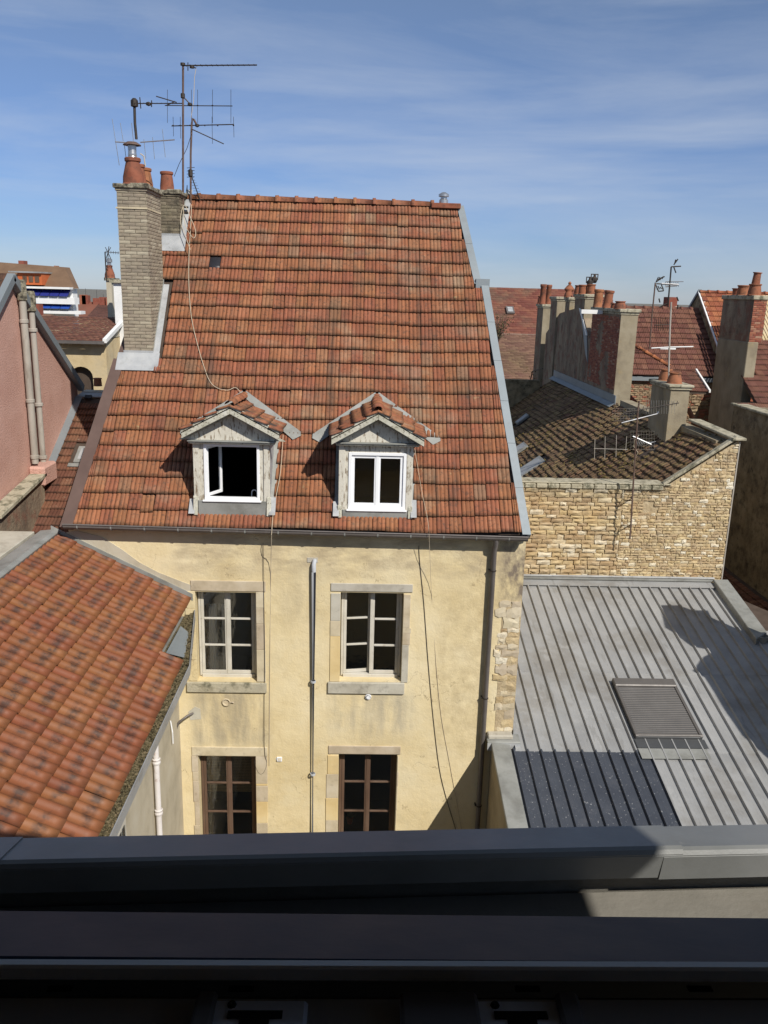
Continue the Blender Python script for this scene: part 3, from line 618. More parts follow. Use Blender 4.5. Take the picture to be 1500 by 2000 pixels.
surround(0, 376, 520, 1135, 366, 519, [1156, 1190, 1235, 1290, 1331], [1156, 1187, 1218, 1269, 1331], (362, 520, 1352), ('stone_block', ['facade_yellow'], ['stone_block'], 'stone_cap'))
surround(1, 645, 802.5, 1136, 644, 800, [1156, 1210, 1240, 1331], [1156, 1222, 1232, 1255, 1331], (641, 793, 1351), ('stone_grey', ['stone_grey', 'stone_block', 'plaster_yellow'], ['stone_block', 'stone_block', 'stone_block', 'stone_grey'], 'stone_grey'))
surround(2, 367, 520, 1459, 368, 520, [1476, 1508, 1526, 1566, 1612, 1664], [1476, 1530, 1534, 1565, 1607, 1664], None, ('stone_block', ['stone_block'], ['stone_block', 'plaster_yellow'], ''))
surround(3, 643.5, 789.6, 1454, 641, 786, [1473, 1510, 1557, 1600, 1664], [1473, 1503, 1533, 1580, 1608, 1664], None, ('stone_block', ['plaster_yellow', 'stone_block'], ['stone_block'], ''))

def window(i, m, Yw, open_l=0.0, rows=3, mun=.035, st=.055):
    x0, x1, z0, z1 = HX[i]; x0 += .013; x1 -= .013; zb = z0 + .03
    fr = MB(); t = .045
    fr.box(x0, x0 + t, Yw, Yw + .07, zb, z1 - .004).box(x1 - t, x1, Yw, Yw + .07, zb, z1 - .004).box(x0 + t, x1 - t, Yw, Yw + .07, z1 - .05, z1 - .004).box(x0 + t, x1 - t, Yw - .03, Yw + .07, zb - .02, zb + .05)
    F = fr.build('window', m, H, bev=.005)
    xm = (x0 + x1) / 2
    for s, (a, b) in enumerate(((x0 + t + .004, xm - .001), (xm + .001, x1 - t - .004))):
        sb = MB(); Y0 = 0.0; w = b - a; za, zc_ = zb + .054, z1 - .054; h = zc_ - za
        sb.box(0, st, Y0, .045, 0, h).box(w - st, w, Y0, .045, 0, h).box(st, w - st, .001, .044, 0, .065).box(st, w - st, .001, .044, h - .05, h)
        ph = (h - .115 - (rows - 1) * mun) / rows; pn = []
        for r in range(rows):
            zz = .065 + r * (ph + mun); pn.append(zz)
            if r: sb.box(st, w - st, -.006, .04, zz - mun, zz)
        if s == 1: sb.box(-.028, .022, -.012, 0, 0, h)          # cover strip on the meeting stile
        ang = open_l if s == 0 else 0
        hinge = V((a if s == 0 else b, Yw + .004, za)); Rm = Matrix.Translation(hinge) @ Matrix.Rotation(ang, 4, 'Z') @ Matrix.Translation(V((0 if s == 0 else -w, 0, 0)))
        def xf(mb):
            mb.v = [tuple(Rm @ V(v)) for v in mb.v]; return mb
        xf(sb).build('sash', m, F, bev=.004)
        for zz in pn: xf(MB().box(st - .004, w - st + .004, .02, .024, zz - .003, zz + ph + .003)).build('pane', 'glass_pane', F)
    return F
window(0, 'sash_white', D + .20); window(1, 'sash_white', D + .20, open_l=.16)
window(2, 'wood_brown', D + .22); window(3, 'wood_brown', D + .22)
# rooms behind the windows (dark boxes) and what hangs in them
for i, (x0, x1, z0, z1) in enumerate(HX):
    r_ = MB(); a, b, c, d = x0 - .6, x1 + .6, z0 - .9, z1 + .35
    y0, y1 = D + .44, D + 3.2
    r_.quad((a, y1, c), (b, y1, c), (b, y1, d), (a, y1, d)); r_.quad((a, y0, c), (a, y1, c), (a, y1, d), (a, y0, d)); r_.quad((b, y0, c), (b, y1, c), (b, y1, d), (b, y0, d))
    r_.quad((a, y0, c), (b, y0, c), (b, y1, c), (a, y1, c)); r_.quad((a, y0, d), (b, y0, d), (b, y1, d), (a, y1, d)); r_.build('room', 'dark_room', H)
def drape(x0, x1, z0, z1, Y, name, m, label=None, folds=5, amp=.03, gather=0.0):
    mb = MB(); n = folds * 6
    for j in range(6):
        for i in range(n):
            def P(i, j):
                u = i / n; w_ = j / 6; xx = x0 + (x1 - x0) * (u * (1 - gather * math.sin(w_ * math.pi) * .5)); return (xx, Y + amp * math.sin(u * folds * 2 * math.pi + w_), z1 + (z0 - z1) * w_)
            mb.quad(P(i, j), P(i + 1, j), P(i + 1, j + 1), P(i, j + 1))
    o = mb.build(name, m, None, fix=False, smooth=True); return o
x0, x1, z0, z1 = HX[0]
for a, b in ((.16, .29), (.37, .49)):
    o = drape(x0 + a * (x1 - x0) * 1.05, x0 + b * (x1 - x0) * 1.05, z0 + .1, z0 + .8 * (z1 - z0), D + .30, 'curtain', 'curtain', folds=3, amp=.02)
    tag(o, 'white net curtain, left of the pair behind the upper left window' if a < .3 else 'white net curtain, right of the pair behind the upper left window', 'curtain', 'net curtains behind the upper left window')
x0, x1, z0, z1 = HX[2]; t = thing('slatted_blind', 'straw coloured slatted blind inside the lower left brown window', 'blind', (x0, D + .4, z0))
for k in range(26):
    zz = z1 - .12 - k * .035
    if zz > z0 + .45: MB().box(x0 + .09, x1 - .09, D + .30, D + .306, zz, zz + .024).build('slat', 'blind_straw', t)
x0, x1, z0, z1 = HX[3]; zp = onY(690, 1600, D + .4).z
t = thing('flower_pot', 'red flower pot with a small plant inside the lower right brown window', 'plant pot', (onY(682, 1600, D + .4).x, D + .4, zp - .1))
cxp = onY(683, 1600, D + .4).x
MB().lathe((cxp, D + .42, zp - .1), [(.05, 0), (.075, .12), (.08, .12), (.07, .11), (.001, .11)], 12).build('pot', 'orange_paint', t)
mb = MB()
for k in range(26):
    d = V((R_.gauss(0, 1), R_.gauss(0, 1), abs(R_.gauss(0, 1)) + .4)).normalized() * R_.uniform(.08, .2); c = V((cxp, D + .42, zp + .02)); s = d.cross(V((0, 0, 1))).normalized() * .02
    mb.quad(c, c + d * .5 + s, c + d, c + d * .5 - s)
mb.build('foliage', 'leaf', t, fix=False)

# small fittings on the facade
def at(px, py, Y=D): return onY(px, py, Y)
v = at(719, 1360); vt = MB().lathe((v.x, D, v.z), [(.001, .05), (.035, .05), (.035, .035), (.05, .035), (.06, .03), (.062, 0)], 18, V((0, -1, 0))).build('air_vent', 'pvc_white', H, smooth=True)
for k in range(9):
    a_ = math.pi * (k / 8) ; MB().obox((v.x + .045 * math.cos(a_) - .004, D - .042, v.z + .045 * math.sin(a_) - .004), (.008, 0, 0), (0, -.012, 0), (0, 0, .008)).build('grille_bar', 'metal_dark', vt)
v = at(546, 1482); MB().box(v.x - .05, v.x + .05, D - .03, D, v.z - .045, v.z + .045).box(v.x - .075, v.x - .05, D - .006, D, v.z - .02, v.z + .02).build('grille_box', 'pvc_white', H, bev=.008)
for k in range(4): MB().box(v.x - .03, v.x + .03, D - .034, D - .03, v.z - .03 + k * .017, v.z - .022 + k * .017).build('grille_bar', 'stone_block', H)
v = at(442, 1371); vt = MB().lathe((v.x, D, v.z), [(.075, 0), (.085, .02), (.07, .035), (.055, .02), (.05, .005), (.001, .005)], 18, V((0, -1, 0))).build('vent_ring', 'stone_block', H, smooth=True)
MB().tube([(v.x + .07, D - .02, v.z), (v.x + .11, D - .03, v.z + .012), (v.x + .15, D - .02, v.z - .005)], .012, 8).build('hook', 'stone_block', H)

# cables over roof and facade
def cable(name, label, pts, m, r=.006, group='loose cables on the yellow house', cat='cable'):
    cu = []
    for i in range(len(pts) - 1):
        for k in range(4):
            t = k / 4; p0 = pts[max(i - 1, 0)]; p1 = pts[i]; p2 = pts[i + 1]; p3 = pts[min(i + 2, len(pts) - 1)]
            cu.append(.5 * ((2 * p1) + (p2 - p0) * t + (2 * p0 - 5 * p1 + 4 * p2 - p3) * t * t + (3 * p1 - p0 - 3 * p2 + p3) * t ** 3))
    cu.append(pts[-1]); o = MB().tube(cu, r, 6).build(name, m, smooth=True); return tag(o, label, cat, group)
L8 = .07
cable('cable', 'cream cable hanging from the antenna masts down the tiled roof to the left dormer', [roofpt(x, y, L8) for x, y in ((374, 400), (372, 450), (369, 500), (369, 560), (374, 620), (385, 670), (398, 715), (410, 745), (425, 758), (445, 762), (459, 757), (468, 764), (476, 776))], 'cable_cream', .007)
cable('cable', 'loop of cream cable dangling beside the small rear chimney', [roofpt(x, y, .25) for x, y in ((358, 405), (362, 440), (378, 465), (382, 450), (372, 425), (360, 400), (352, 430), (360, 455), (372, 488))], 'cable_cream', .007)
cable('cable', 'cream cable down the wall between the left dormer and the upper left window', [roofpt(553, 850, .12), roofpt(548, 920, .1), roofpt(540, 965, .1), roofpt(534, 1000, .1), onY(531, 1034, YE - .12), onY(530, 1060, YE - .12), onY(529, 1118, D - .02), onY(527, 1300, D - .012), onY(526, 1495, D - .012)], 'cable_cream')
cable('cable', 'thin dark cable down the wall crossing the right edge of the left windows', [onY(x, y, D - .02 - (y < 1480) * .014) for x, y in ((514, 1060), (515, 1120), (516, 1200), (517, 1300), (516, 1400), (517, 1470), (521, 1490), (516, 1507), (508, 1512), (501, 1502), (497, 1486))], 'cable_dark', .005)
cable('cable', 'long dark cable slanting down the wall right of the upper right window', [onY(x, y, D - .012) for x, y in ((818, 1066), (820, 1100), (828, 1180), (836, 1290), (846, 1400), (858, 1500), (872, 1560), (884, 1600), (896, 1640))], 'cable_dark', .006)
cable('cable', 'thin pale cable hanging from the right dormer down the wall', [roofpt(810, 876, .1), roofpt(824, 960, .1), onY(836, 1020, YE - .12), onY(839, 1070, YE - .1), onY(843, 1160, D - .01), onY(852, 1300, D - .01), onY(862, 1400, D - .01), onY(880, 1500, D - .01), onY(905, 1640, D - .01)], 'cable_cream', .004)

# dormers
def dormer(i, d, op):
    t = None
    Yf, Yo, A, hw, ze, cx, wl, wr, yr, ye = (d[k] for k in ('Yf', 'Yo', 'A', 'hw', 'ze', 'cx', 'wl', 'wr', 'yr', 'ye'))
    za = A.z; zb = d['zb'] - .02
    zh = onY((380, 664)[i], (864, 868)[i], Yf).z       # under side of the pediment moulding
    ox0, ox1 = onY((398, 681)[i], 900, Yf).x, onY((507, 794)[i], 900, Yf).x; oz1 = onY(450, (867, 878)[i], Yf).z; oz0 = onY(450, (976, 989)[i], Yf).z
    # front of the dormer (main part)
    mb = MB(); wall_with_holes(mb, wl, wr, zb, zh, Yf, Yf + .12, [(ox0, ox1, oz0, oz1)]); Dm = mb.build('dormer', 'paint_worn', H, bev=.004)
    # pilaster boards
    for a, b in ((wl - .015, wl + .1), (wr - .1, wr + .015)): MB().box(a, b, Yf - .025, Yf - .002, oz0 - .02, zh).build('jamb_board', 'paint_worn', Dm, bev=.006)
    for a in (wl - .03, wr - .05): MB().prism([(a, Yf - .10, zb - .0), (a, Yf, zb - .0), (a, Yf, oz0 + .08), (a, Yf - .04, oz0 + .06), (a, Yf - .05, oz0 - .02)], (.08, 0, 0)).build('bracket', 'board_worn', Dm, bev=.01)
    MB().box(wl + .06, wr - .06, Yf - .045, Yf - .003, zb - .03, oz0 - .012).build('apron', 'zinc_dull', Dm, bev=.006)
    MB().box(ox0 - .03, ox1 + .03, Yf - .075, Yf, oz0 - .03, oz0 - .002).build('sill', 'pvc_white', Dm, bev=.006)
    # moulding and tympanum
    s = (za - ze) / hw; mw = min(hw - .06, (wr - wl) / 2 + .09)
    MB().box(cx - mw, cx + mw, Yf - .12, Yf + .02, zh, zh + .035).build('cornice', 'board_worn', Dm, bev=.008)
    MB().box(cx - mw - .02, cx + mw + .02, Yf - .15, Yf + .0, zh + .036, zh + .06).build('cornice', 'zinc_dull', Dm, bev=.006)
    th = .17                                            # depth of the rake boards
    zt = za - th - .02; hb = (zt - (zh + .06)) / s
    MB().prism([(cx - hb, Yf - .04, zh + .06), (cx + hb, Yf - .04, zh + .06), (cx, Yf - .04, zt)], (0, .1, 0)).build('tympanum', 'paint_worn', Dm)
    for sg in (-1, 1):
        MB().prism([(cx, Yf - .075, zt + .02), (cx, Yf - .075, zt - .035), (cx + sg * (hb - .05), Yf - .075, zh + .062), (cx + sg * (hb + .04), Yf - .075, zh + .062)], (0, .034, 0)).build('tympanum_moulding', 'board_worn', Dm)
        MB().prism([(cx + sg * .002, Yo, za), (cx + sg * hw, Yo, ze), (cx + sg * hw, Yo, ze - th), (cx + sg * .002, Yo, za - th)], (0, .05, 0)).build('rake_board', 'board_worn', Dm, bev=.006)
        MB().prism([(cx + sg * .002, Yo + .05, za - .01), (cx + sg * hw, Yo + .05, ze - .01), (cx + sg * hw, Yo + .05, ze - .05), (cx + sg * .002, Yo + .05, za - .05)], (0, Yf - Yo + .1, 0)).build('soffit', 'wood_dark', Dm)
        # slope of the little roof: meets the main roof along a valley
        mir = lambda q: V((q.x if sg > 0 else 2 * cx - q.x, q.y, q.z))
        E, Ps, Pf = d['E'] + RN * .03, mir(d['Ps']) + RN * .03, mir(d['Pf']) + RN * .055
        T = V((cx + sg * hw, Yo, ze)); A0 = V((cx, Yo, za))
        dwn = V((0, 0, -.055)); MB().prism([A0 + dwn, T + dwn, Ps + dwn, E + dwn], (0, 0, -.02)).build('roof_board', 'wood_dark', Dm)
        Wd = (A0 - T).normalized(); Ue = (Ps - T); Ur = (E - A0); sl = (A0 - T).length; U = ((Ue + Ur) / 2).normalized()
        nn_ = U.cross(Wd); U = U if nn_.z > 0 else -U
        nn_ = U.cross(Wd) if U.cross(Wd).z > 0 else -U.cross(Wd)
        O = T - Wd * .03 + V((0, -.03, 0)) - nn_ * .028; nr = 4
        def sp(v0, v1):
            f = min(1, (v0 + v1) / 2 / sl); y1 = Ue.length + (Ur.length - Ue.length) * f
            return [(0, y1)] if U.y > 0 else [(-y1, 0)]
        lay_tiles(Dm, 'fluted', 'tile_orange', O, U, Wd, nr, sl / nr + .005, .20, sp, seed=9 + i, minw=.1)
        wv_ = (Pf - E).normalized(); sd = RN.cross(wv_) * (1 if RN.cross(wv_).x * sg > 0 else -1)
        MB().prism([E + RN * .03 - sd * .03, E + RN * .03 + sd * .06 + RW * .05, Pf + sd * .07, Pf + wv_ * .06, Pf - sd * .16], RN * .008).build('valley_flashing', 'zinc_dull', Dm)
        # cheek
        x = wl if sg < 0 else wr; yh = YE + (zh - ZE) * (YR - YE) / (ZR - ZE)
        MB().prism([(x, Yf + .12, zb), (x, yh, zh), (x, Yf + .12, zh)], (-sg * .03, 0, 0)).build('cheek', 'lead_light', Dm)
        o1 = V((x, Yf - .08, zb)) + RN * .04; MB().obox(o1, V((sg * .11, 0, 0)), RW * (.30 if sg < 0 else .36), RN * .02).build('side_flashing', 'lead_light', Dm)
        MB().prism([V((x + sg * .0, Yf + .02, zb + .0)) + RN * .03, V((x + sg * .09, Yf + .02, zb)) + RN * .03, V((x + sg * .09, yh, zh)) + RN * .03, V((x, yh, zh)) + RN * .03], RN * .02).build('side_flashing', 'zinc_dull', Dm)
    ridge_tiles(Dm, V((cx, Yo - .02, za + .02)), d['E'] + V((0, .02, .04)), .085, 'tile_orange', .36)
    # the white window
    yw = Yf + .03; f = .05 if i == 0 else .055
    F = MB().box(ox0, ox0 + f, yw - .05, yw + .03, oz0, oz1).box(ox1 - f, ox1, yw - .05, yw + .03, oz0, oz1).box(ox0 + f, ox1 - f, yw - .05, yw + .03, oz1 - f, oz1).box(ox0 + f, ox1 - f, yw - .05, yw + .03, oz0, oz0 + f).build('window_frame', 'pvc_white', Dm, bev=.005)
    def leaf(a, b, ang, hx):
        w = b - a; h = oz1 - oz0 - 2 * f; st = .055; mb = MB().box(0, st, 0, .05, 0, h).box(w - st, w, 0, .05, 0, h).box(st, w - st, 0, .05, 0, st).box(st, w - st, 0, .05, h - st, h)
        Rm = Matrix.Translation(V((hx, yw - .02, oz0 + f))) @ Matrix.Rotation(ang, 4, 'Z') @ Matrix.Translation(V((a - hx, 0, 0)))
        mb.v = [tuple(Rm @ V(v)) for v in mb.v]; mb.build('casement', 'pvc_white', Dm, bev=.004)
        g_ = MB().box(st - .004, w - st + .004, .022, .028, st - .004, h - st + .004); g_.v = [tuple(Rm @ V(v)) for v in g_.v]; g_.build('pane', 'glass_pane', Dm)
    xm = (ox0 + ox1) / 2
    if op:
        leaf(ox0 + f, xm, math.radians(62), ox0 + f); leaf(xm, ox1 - f, math.radians(-112), ox1 - f)
    else:
        leaf(ox0 + f, xm - .001, 0, 0); leaf(xm + .001, ox1 - f, 0, 0)
        MB().box(xm - .03, xm + .03, yw - .03, yw - .0205, oz0 + f, oz1 - f).build('meeting_cover', 'pvc_white', Dm, bev=.004)
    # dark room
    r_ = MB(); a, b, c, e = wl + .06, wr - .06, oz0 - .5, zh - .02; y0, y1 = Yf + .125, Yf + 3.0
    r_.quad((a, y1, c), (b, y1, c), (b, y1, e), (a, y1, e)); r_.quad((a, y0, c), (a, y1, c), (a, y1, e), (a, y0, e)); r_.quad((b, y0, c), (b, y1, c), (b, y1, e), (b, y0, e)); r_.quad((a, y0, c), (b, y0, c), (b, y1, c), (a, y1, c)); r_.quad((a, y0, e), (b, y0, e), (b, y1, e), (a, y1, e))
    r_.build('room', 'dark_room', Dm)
    if i == 0:
        c = onY(497, 962, Yf + .3)
        mb = MB().tube([(c.x - .05, Yf + .3, c.z - .14), (c.x - .05, Yf + .3, c.z + .0)] + [(c.x - .05 * math.cos(a), Yf + .3, c.z + .05 * math.sin(a)) for a in (.5, 1.0, 1.57, 2.1, 2.7)] + [(c.x + .05, Yf + .3, c.z), (c.x + .05, Yf + .3, c.z - .14)], .012, 8)
        o = mb.build('chair_back', 'pvc_white', smooth=True); tag(o, 'white curved chair back just inside the open dormer window', 'chair')
    return Dm
dormer(0, DORM[0], True); dormer(1, DORM[1], False)

# the two buff brick chimneys
def brick_stack(parent, x0, x1, y0, y1, z0, z1, m, core, name='chimney', bl=.22, rh=.066, limit=300, keep=None, over=.05, capm='cap_lichen', pots=()):
    C = MB().box(x0 + .008, x1 - .008, y0 + .008, y1 - .008, z0, z1).build(name, core, parent)
    lay_blocks(C, 'brick', m, (x0, y0 + .008, z0), (1, 0, 0), (0, -1, 0), x1 - x0, z1 - z0, (rh, rh), (bl * .98, bl * 1.02), .009, .012, limit=limit * 2 // 5, bond=True, seed=21, ragged=.04, keep=keep)
    lay_blocks(C, 'brick', m, (x1 - .008, y0, z0), (0, 1, 0), (1, 0, 0), y1 - y0, z1 - z0, (rh, rh), (bl * .98, bl * 1.02), .009, .012, limit=limit * 3 // 5, bond=True, seed=22, ragged=.04, keep=keep)
    MB().box(x0 - over * .4, x1 + over * .4, y0 - over * .4, y1 + over * .4, z1, z1 + .05).build('cap_course', m, C, bev=.008)
    cp_ = MB(); n = 7
    rr = random.Random(4)
    for a in range(n):
        for b in range(4): 
            xa = x0 - over + (x1 - x0 + 2 * over) * b / 4; xb = x0 - over + (x1 - x0 + 2 * over) * (b + 1) / 4; ya = y0 - over + (y1 - y0 + 2 * over) * a / n; yb = y0 - over + (y1 - y0 + 2 * over) * (a + 1) / n
            q = .012; cp_.box(xa - q * rr.random(), xb + q * rr.random(), ya - q * rr.random(), yb + q * rr.random(), z1 + .05 - rr.random() * .004, z1 + .135 + rr.uniform(-.02, .015))
    cp_.build('chimney_cap', capm, C, bev=.012); return C
def roofz(y): return ZE + (y - YE) * (ZR - ZE) / (YR - YE)
kp = lambda p, a, b, z, h: p.z > roofz(p.y) - .1
CH = brick_stack(H, CX0, CX1, CY, CYr, c1.z - .1, CT - .12, 'brick_buff', 'mortar_buff', keep=kp)
KH = brick_stack(H, KX0, KX1, KY, KYr, k1.z - .1, KT - .12, 'brick_sooty', 'mortar_buff', limit=60, keep=kp)
MB().obox((CX0 - .02, CY - .016, onY(260, 408, CY).z), (CX1 - CX0 + .03, 0, 0), (0, CYr - CY, 0), (0, 0, .03)).build('string_course', 'stone_block', CH)
for (c, kx0, kx1, ky, kyr, stk) in ((c1, CX0, CX1, CY, CYr, CH), (k1, KX0, KX1, KY, KYr, KH)):
    # stepped lead flashings: apron in front, soaker along the right-hand side
    zf = roofz(ky)
    MB().obox(V((kx0 - .12, ky - .24, roofz(ky - .24))) + RN * .05, V((kx1 - kx0 + .26, 0, 0)), RW * .42, RN * .012).build('apron_flashing', 'lead_light', stk)
    MB().box(kx0 - .012, kx1 + .012, ky - .016, ky, zf - .1, zf + .12).build('apron_flashing', 'lead_light', stk)
    n = 5
    for k in range(n):
        ya, yb = ky + (kyr - ky) * k / n, ky + (kyr - ky) * (k + 1) / n
        MB().prism([V((kx1 - .01, ya, roofz(ya))) + RN * .05, V((kx1 + .13, ya, roofz(ya))) + RN * .05, V((kx1 + .13, yb, roofz(yb))) + RN * .052, V((kx1 - .01, yb, roofz(yb))) + RN * .052], RN * .01).build('side_flashing', 'lead_light', stk)
    MB().prism([(kx1 + .001, ky, zf - .05), (kx1 + .001, kyr, roofz(kyr)), (kx1 + .001, kyr, roofz(kyr) + .14), (kx1 + .001, ky, zf + .10)], (.014, 0, 0)).build('side_flashing', 'zinc_dull', stk)
w = CX1 - CX0
zc = CT + .0
pot(CH, (CX0 + w * .50, CY + .22, zc), .50, .20, .13); pot(CH, (CX0 + w * .5, CY + .62, zc), .44, .15, .11); pot(CH, (CX0 + w * .55, CY + .98, zc), .42, .16, .11, tilt=V((.03, .02, 1)))
pot(KH, ((KX0 + KX1) / 2 - .06, KY + .3, KT - .01), .42, .15, .12)
cx_, cy_ = CX0 + w * .5, CY + .22
MB().lathe((cx_, cy_, zc + .42), [(.085, 0), (.085, .1), (.078, .11), (.085, .13), (.078, .16), (.082, .30), (.06, .31), (.001, .31)], 14).build('flue_liner', 'metal_bright', CH, smooth=True)
MB().lathe((cx_, cy_, zc + .73), [(.001, .05), (.09, .05), (.17, .0), (.175, -.01), (.09, .03), (.001, .03)], 10).build('rain_cowl', 'metal_rust', CH)
# ================================================================== near left wing with flame-fired roman tiles
RIa, RIb = onY(112, 1043, D), None
ZRi = RIa.z
EAx = onY(372, 1172, D); XE, ZEv = EAx.x, EAx.z
p_, q_ = onY(112, 1043, D), EAx
slope = (p_.z - q_.z) / (q_.x - p_.x)
# eave further forward: one more tile column
LW = thing('near_left_wing', 'low wing at lower left roofed in glossy red brown roman tiles with dark flamed patches', 'house', (-4.5, 11, 0))
U = V((0, 1, 0)); Wd = V((-(q_.x - p_.x), 0, p_.z - q_.z)).normalized()
SL = math.hypot(q_.x - p_.x, p_.z - q_.z); ga = SL / 7; NR = 8
ex = onZ(208, 1632, ZEv - .17).x
O = V((q_.x, 5.4, q_.z)) - Wd * ga                          # lower edge of the extra course
Nl = U.cross(Wd); Nl = Nl if Nl.z > 0 else -Nl
lroof = MB(); a = V((p_.x, 5.4, p_.z)); bq = V((q_.x, 5.4, q_.z)); dn_ = Nl * -.035; dd = (bq - a).normalized() * ga * .9; lroof.prism([q + dn_ for q in (a, bq + dd, bq + dd + V((0, 12.62 - 5.4, 0)), bq + V((0, 12.62 - 5.4, 0)), bq + V((0, D - 5.4, 0)), a + V((0, D - 5.4, 0)))], Nl * -.06)
LR = lroof.build('roof', 'wood_dark', LW)
yc1, yc2 = onP(345, 1190, ((O, Nl))).y, 12.55
def sp(v0, v1):
    y1 = D - 5.4 - .03
    if v0 < ga * .5: return [(0, 12.62 - 5.4)]
    if v0 < ga * 1.5: return [(0, y1 - .0)]
    return [(0, y1)]
lay_tiles(LR, 'roman', 'tile_glazed', O, U, Wd, NR, ga, .197, sp, seed=31, limit=300, jit=1.2, wave=.03)
# ridge flashing and what lies beyond it
MB().prism([V((p_.x + .06, 5.4, p_.z + .07)), V((p_.x - .02, 5.4, p_.z + .10)), V((p_.x - .30, 5.4, p_.z + .07)), V((p_.x - .32, 5.4, p_.z - .3)), V((p_.x - .1, 5.4, p_.z - .3))], (0, D - 5.4 - .02, 0)).build('ridge_flashing', 'zinc_dull', LW, bev=.01)
# upstand flashing against the yellow facade
def onlw(px, py): return onY(px, py, D)
MB().prism([V((p_.x - .1, D - .03, p_.z + .03)), V((q_.x + .05, D - .03, q_.z - .0)), V((q_.x + .05, D - .03, q_.z + .13)), V((p_.x - .1, D - .03, p_.z + .16))], (0, .028, 0)).build('wall_flashing', 'zinc_dull', LW)
MB().prism([onY(112, 1043, D), onY(375, 1172, D), onY(372, 1142, D), onY(343, 1131, D), onY(310, 1118, D), onY(272, 1098, D), onY(240, 1074, D), onY(198, 1048, D), onY(150, 1036, D)], (0, -.012, 0)).build('cement_fillet', 'plaster_grey', LW)
# mossy box gutter, wall below, white pipe
ex1, ez1 = O.x, O.z
gx = ex1 + .02
XW = onY(352, 1440, D).x
mg = MB(); 
GO = ex1 + .10; GE = onY(376, 1190, D).x
gpl = [(q_.x - .25, 5.4), (GO, 5.4), (GO, 12.62), (GE + .04, D - .03), (q_.x - .25, D - .03)]
gt = MB().prism([(x, y, ez1 - .17) for x, y in gpl], (0, 0, .03)).build('gutter', 'zinc_dull', LW)
MB().prism([(GO, 5.4, ez1 - .2), (GO, 12.62, ez1 - .2), (GO, 12.62, ez1 - .04), (GO, 5.4, ez1 - .04)], (.014, 0, 0)).build('gutter_rim', 'zinc', gt)
MB().prism([(GO, 12.622, ez1 - .2), (GE + .04, D - .03, ez1 - .2), (GE + .04, D - .03, ez1 - .0), (GO, 12.622, ez1 - .04)], (.014, 0, 0)).build('gutter_rim', 'zinc', gt)
MB().prism([(x, y, ez1 - .14) for x, y in ((ex1 - .1, 5.45), (GO - .004, 5.45), (GO - .004, 12.6), (GE + .03, D - .05), (q_.x - .1, D - .05), (q_.x - .1, 12.6), (ex1 - .1, 12.6))], (0, 0, .045)).build('gutter_silt', 'dirt_moss', LW)
rr = random.Random(5)
for k in range(5200):
    y = rr.uniform(5.6, D - .08); xo = GO - .02 if y < 12.6 else GO + (GE - GO) * (y - 12.6) / 2.4
    xi = ex1 - .06 if y < 12.6 else (q_.x + .0)
    if 13.0 < y < 14.0 and rr.random() < .9: xi = xo - .12
    x = rr.uniform(xi, xo); s = rr.uniform(.008, .03)
    mg.obox((x, y, ez1 - .10 + rr.uniform(-.01, .035)), (s, rr.uniform(-.01, .01), 0), (rr.uniform(-.01, .01), s, 0), (0, 0, s * .8))
mg.build('gutter_moss', 'dirt_moss', LW, kind='stuff', fix=False)
MB().prism([(q_.x - .0, 12.95, ez1 + .02), (GO - .14, 12.95, ez1 - .06), (GO - .28, 14.0, ez1 - .06), (q_.x - .0, 14.1, ez1 + .02)], (0, 0, .006)).build('lead_patch', 'zinc_verge', LW)
MB().prism([(x, y, ez1 - .21) for x, y in ((XW - .02, 5.4), (GO - .01, 5.4), (GO - .01, 12.62), (GE + .03, D - .03), (XW - .02, D - .03))], (0, 0, .035)).build('soffit', 'plaster_grey', LW)
MB().box(XW - .4, XW, 5.4, D - .002, 0, ez1 - .165).build('wall', 'plaster_grey', LW)
a = onX(305, 1500, XW + .07)
wp = MB().tube([(XW + .02, a.y, ez1 - .18), (XW + .075, a.y, ez1 - .4), (XW + .08, a.y, 1)], .05, 12).build('downpipe', 'pipe_white', LW, smooth=True)
for py in (1493, 1604):
    z = onX(305, py, XW + .08).z; MB().lathe((XW + .08, a.y, z), [(.05, 0), (.066, .0), (.07, .03), (.062, .05), (.062, .07), (.07, .09), (.05, .1)], 14).build('pipe_collar', 'pipe_white', wp)
b = onX(240, 1610, XW); 
WF = MB().box(XW, XW + .03, b.y - .6, b.y + .05, b.z - 1.2, b.z + .12).build('window', 'sash_white', LW)
for k in range(3): MB().box(XW + .03, XW + .045, b.y - .5 + k * .17, b.y - .38 + k * .17, b.z - 1.1, b.z + .02).build('pane', 'glass_pane', WF)
tu = [onY(377, 1393, D - .03), onY(366, 1398, D - .14), onY(350, 1410, D - .22), onY(345, 1420, D - .22), onY(336, 1460, D - .24), onY(318, 1556, D - .26)]
o = MB().tube(tu, .022, 10).build('vent_pipe', 'gutter_zinc', smooth=True); tag(o, 'bent grey pipe coming out of the yellow wall above the lower left window', 'pipe')
MB().prism([onY(368, 1390, D), onY(381, 1380, D), onY(391, 1384, D), onY(393, 1404, D), onY(372, 1406, D)], (0, -.008, 0)).build('mortar_patch', 'stone_grey', H)
p = onX(334, 1420, XW + .01); MB().tube([onX(333, 1408, XW + .02), onX(337, 1430, XW + .05), onX(338, 1452, XW + .04)], .012, 8).build('wall_hook', 'pvc_white', LW)
